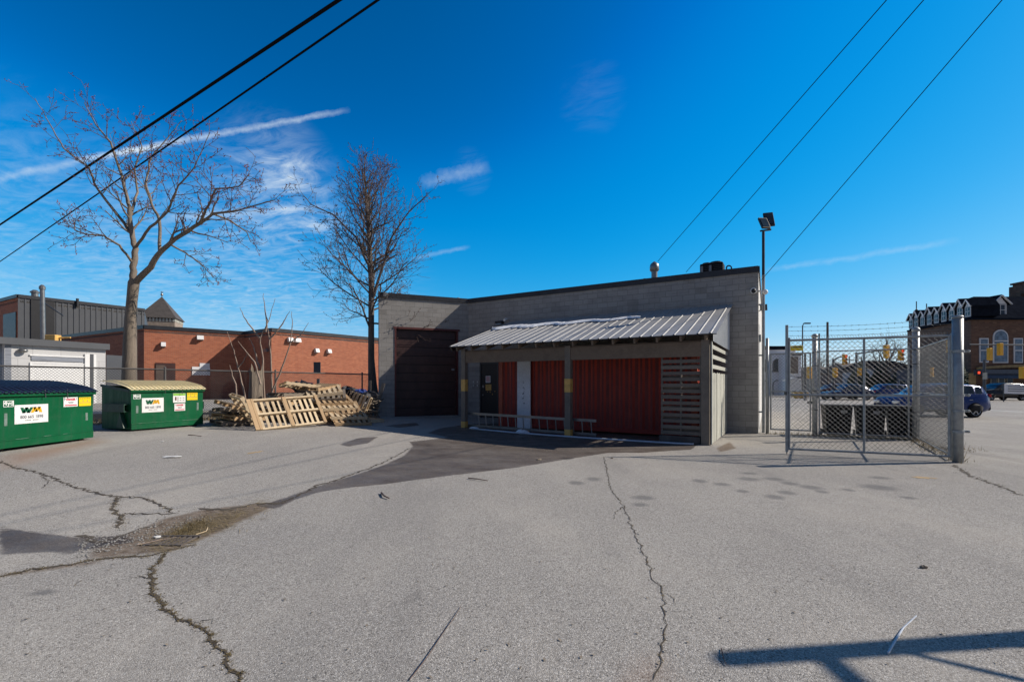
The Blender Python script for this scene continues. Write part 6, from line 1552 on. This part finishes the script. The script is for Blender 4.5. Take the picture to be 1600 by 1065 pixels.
upole('slimmer wooden pole between the gate post and the tallest pole', 1280, 58, 521, .11)
upole('street lamp with a short arm beyond the white shop', 1254, 55, 508, .08, .35, 'street_lamp', 'street lamp')
upole('distant thin pole behind the tan house', 1327, 90, 556, .12, None, cross=True); upole('distant thin pole beside the grey house', 1346, 90, 558, .12, None)
# ------------------------------------------------------------ overhead wires, and the poles behind the camera that carry them
def wire(lab, a, b, r_, sag=.0, name='overhead_wire'):
    n_ = 40; mb = MB(); mb.tube([a.lerp(b, k/n_)-up*sag*math.sin(math.pi*k/n_) for k in range(n_+1)], r_, 6); tag(mb.build(name, 'wire'), lab, 'wire')
pc = Vector((9.75, -.6, 0))
mb = MB(); t_ = thing('utility_pole', 'tall wooden utility pole beside the photographer carrying the overhead wires', 'pole', pc); mb.tube([pc, pc+up*12.4], [.17, .12], 12); mb.build('pole', 'barkdark', t_)
def thru(p1, z1_, p2, z2_, xend):
    a = ray3(p1); b = ray3(p2); A_ = Vector((0, 0, EYE))+a*((z1_-EYE)/a.z); B_ = Vector((0, 0, EYE))+b*((z2_-EYE)/b.z); k = (xend-B_.x)/(B_.x-A_.x); k2 = 6/(A_-B_).length; return A_+(A_-B_)*k2, B_+(B_-A_)*k
def ray3(q): return Vector(((q[0]-800)/F, 1, (HZ-q[1])/F))
a, b = thru((0, 351), 10, (530, 0), 10, 9.7); wire('thick black overhead cable, the upper one crossing in front of the left tree', a, b, .040)
for i in (1, -1): pass
a, b = thru((0, 408.5), 10, (591, 0), 10, 9.7); wire('thinner black overhead cable below the thick one', a, b, .027)
ends = []
for (x0, y0), (x1, y1), Y0, lb in (((1028, 408), (1385.5, 0), 17.8, 'overhead wire running up from the capped roof flue'), ((1072, 425), (1443.5, 0), 17.5, 'overhead wire running up from the middle of the roof edge'), ((1190, 437), (1566, 0), 15.6, 'overhead wire running up from the building corner')):
    a = on(x0, y0, Y0); b = on(x1, y1, 9.0); k = (Y0+.6)/(Y0-9.0); e_ = a+(b-a)*k; ends.append(e_); wire(lb, a, e_, .0095, .0)
e0 = sum(ends, Vector())/3
mb = MB(); mb.bar(ends[0]-up*.2-Vector((.4, 0, 0)), ends[2]-up*.2+Vector((.4, 0, 0)), .1, .12); mb.build('crossarm', 'barkdark', t_)
# pole whose shadow falls across the bottom right of the yard
tip = at(1133, 1029); hh = 4.6; sv = Vector((SUN.x, SUN.y, 0))/SUN.z; base_ = Vector((tip.x, tip.y, 0))+sv*hh
t_ = thing('timber_post', 'stout timber post with an arm and brace outside the yard throwing the long shadow', 'post', base_)
mb = MB(); mb.tube([base_, base_+up*hh], [.105, .082], 14); mb.build('shaft', 'barkdark', t_)
zc_ = hh-.43; mb = MB(); mb.bar(base_+up*zc_, base_+up*zc_+Vector((0, -1.5, 0)), .075, .075); mb.build('arm', 'barkdark', t_)
q = at(1600, 1062); q = Vector((q.x, q.y, 0))+sv*2.2+up*2.2
mb = MB(); mb.tube([base_+up*(hh-.75), q], .022, 8); mb.build('brace', 'barkdark', t_)
q2 = at(1600, 1010); q2 = Vector((q2.x, q2.y, 0))+sv*2.4+up*2.4
mb = MB(); mb.tube([base_+up*(hh-.9), q2], .014, 6); mb.build('cable', 'wire', t_)
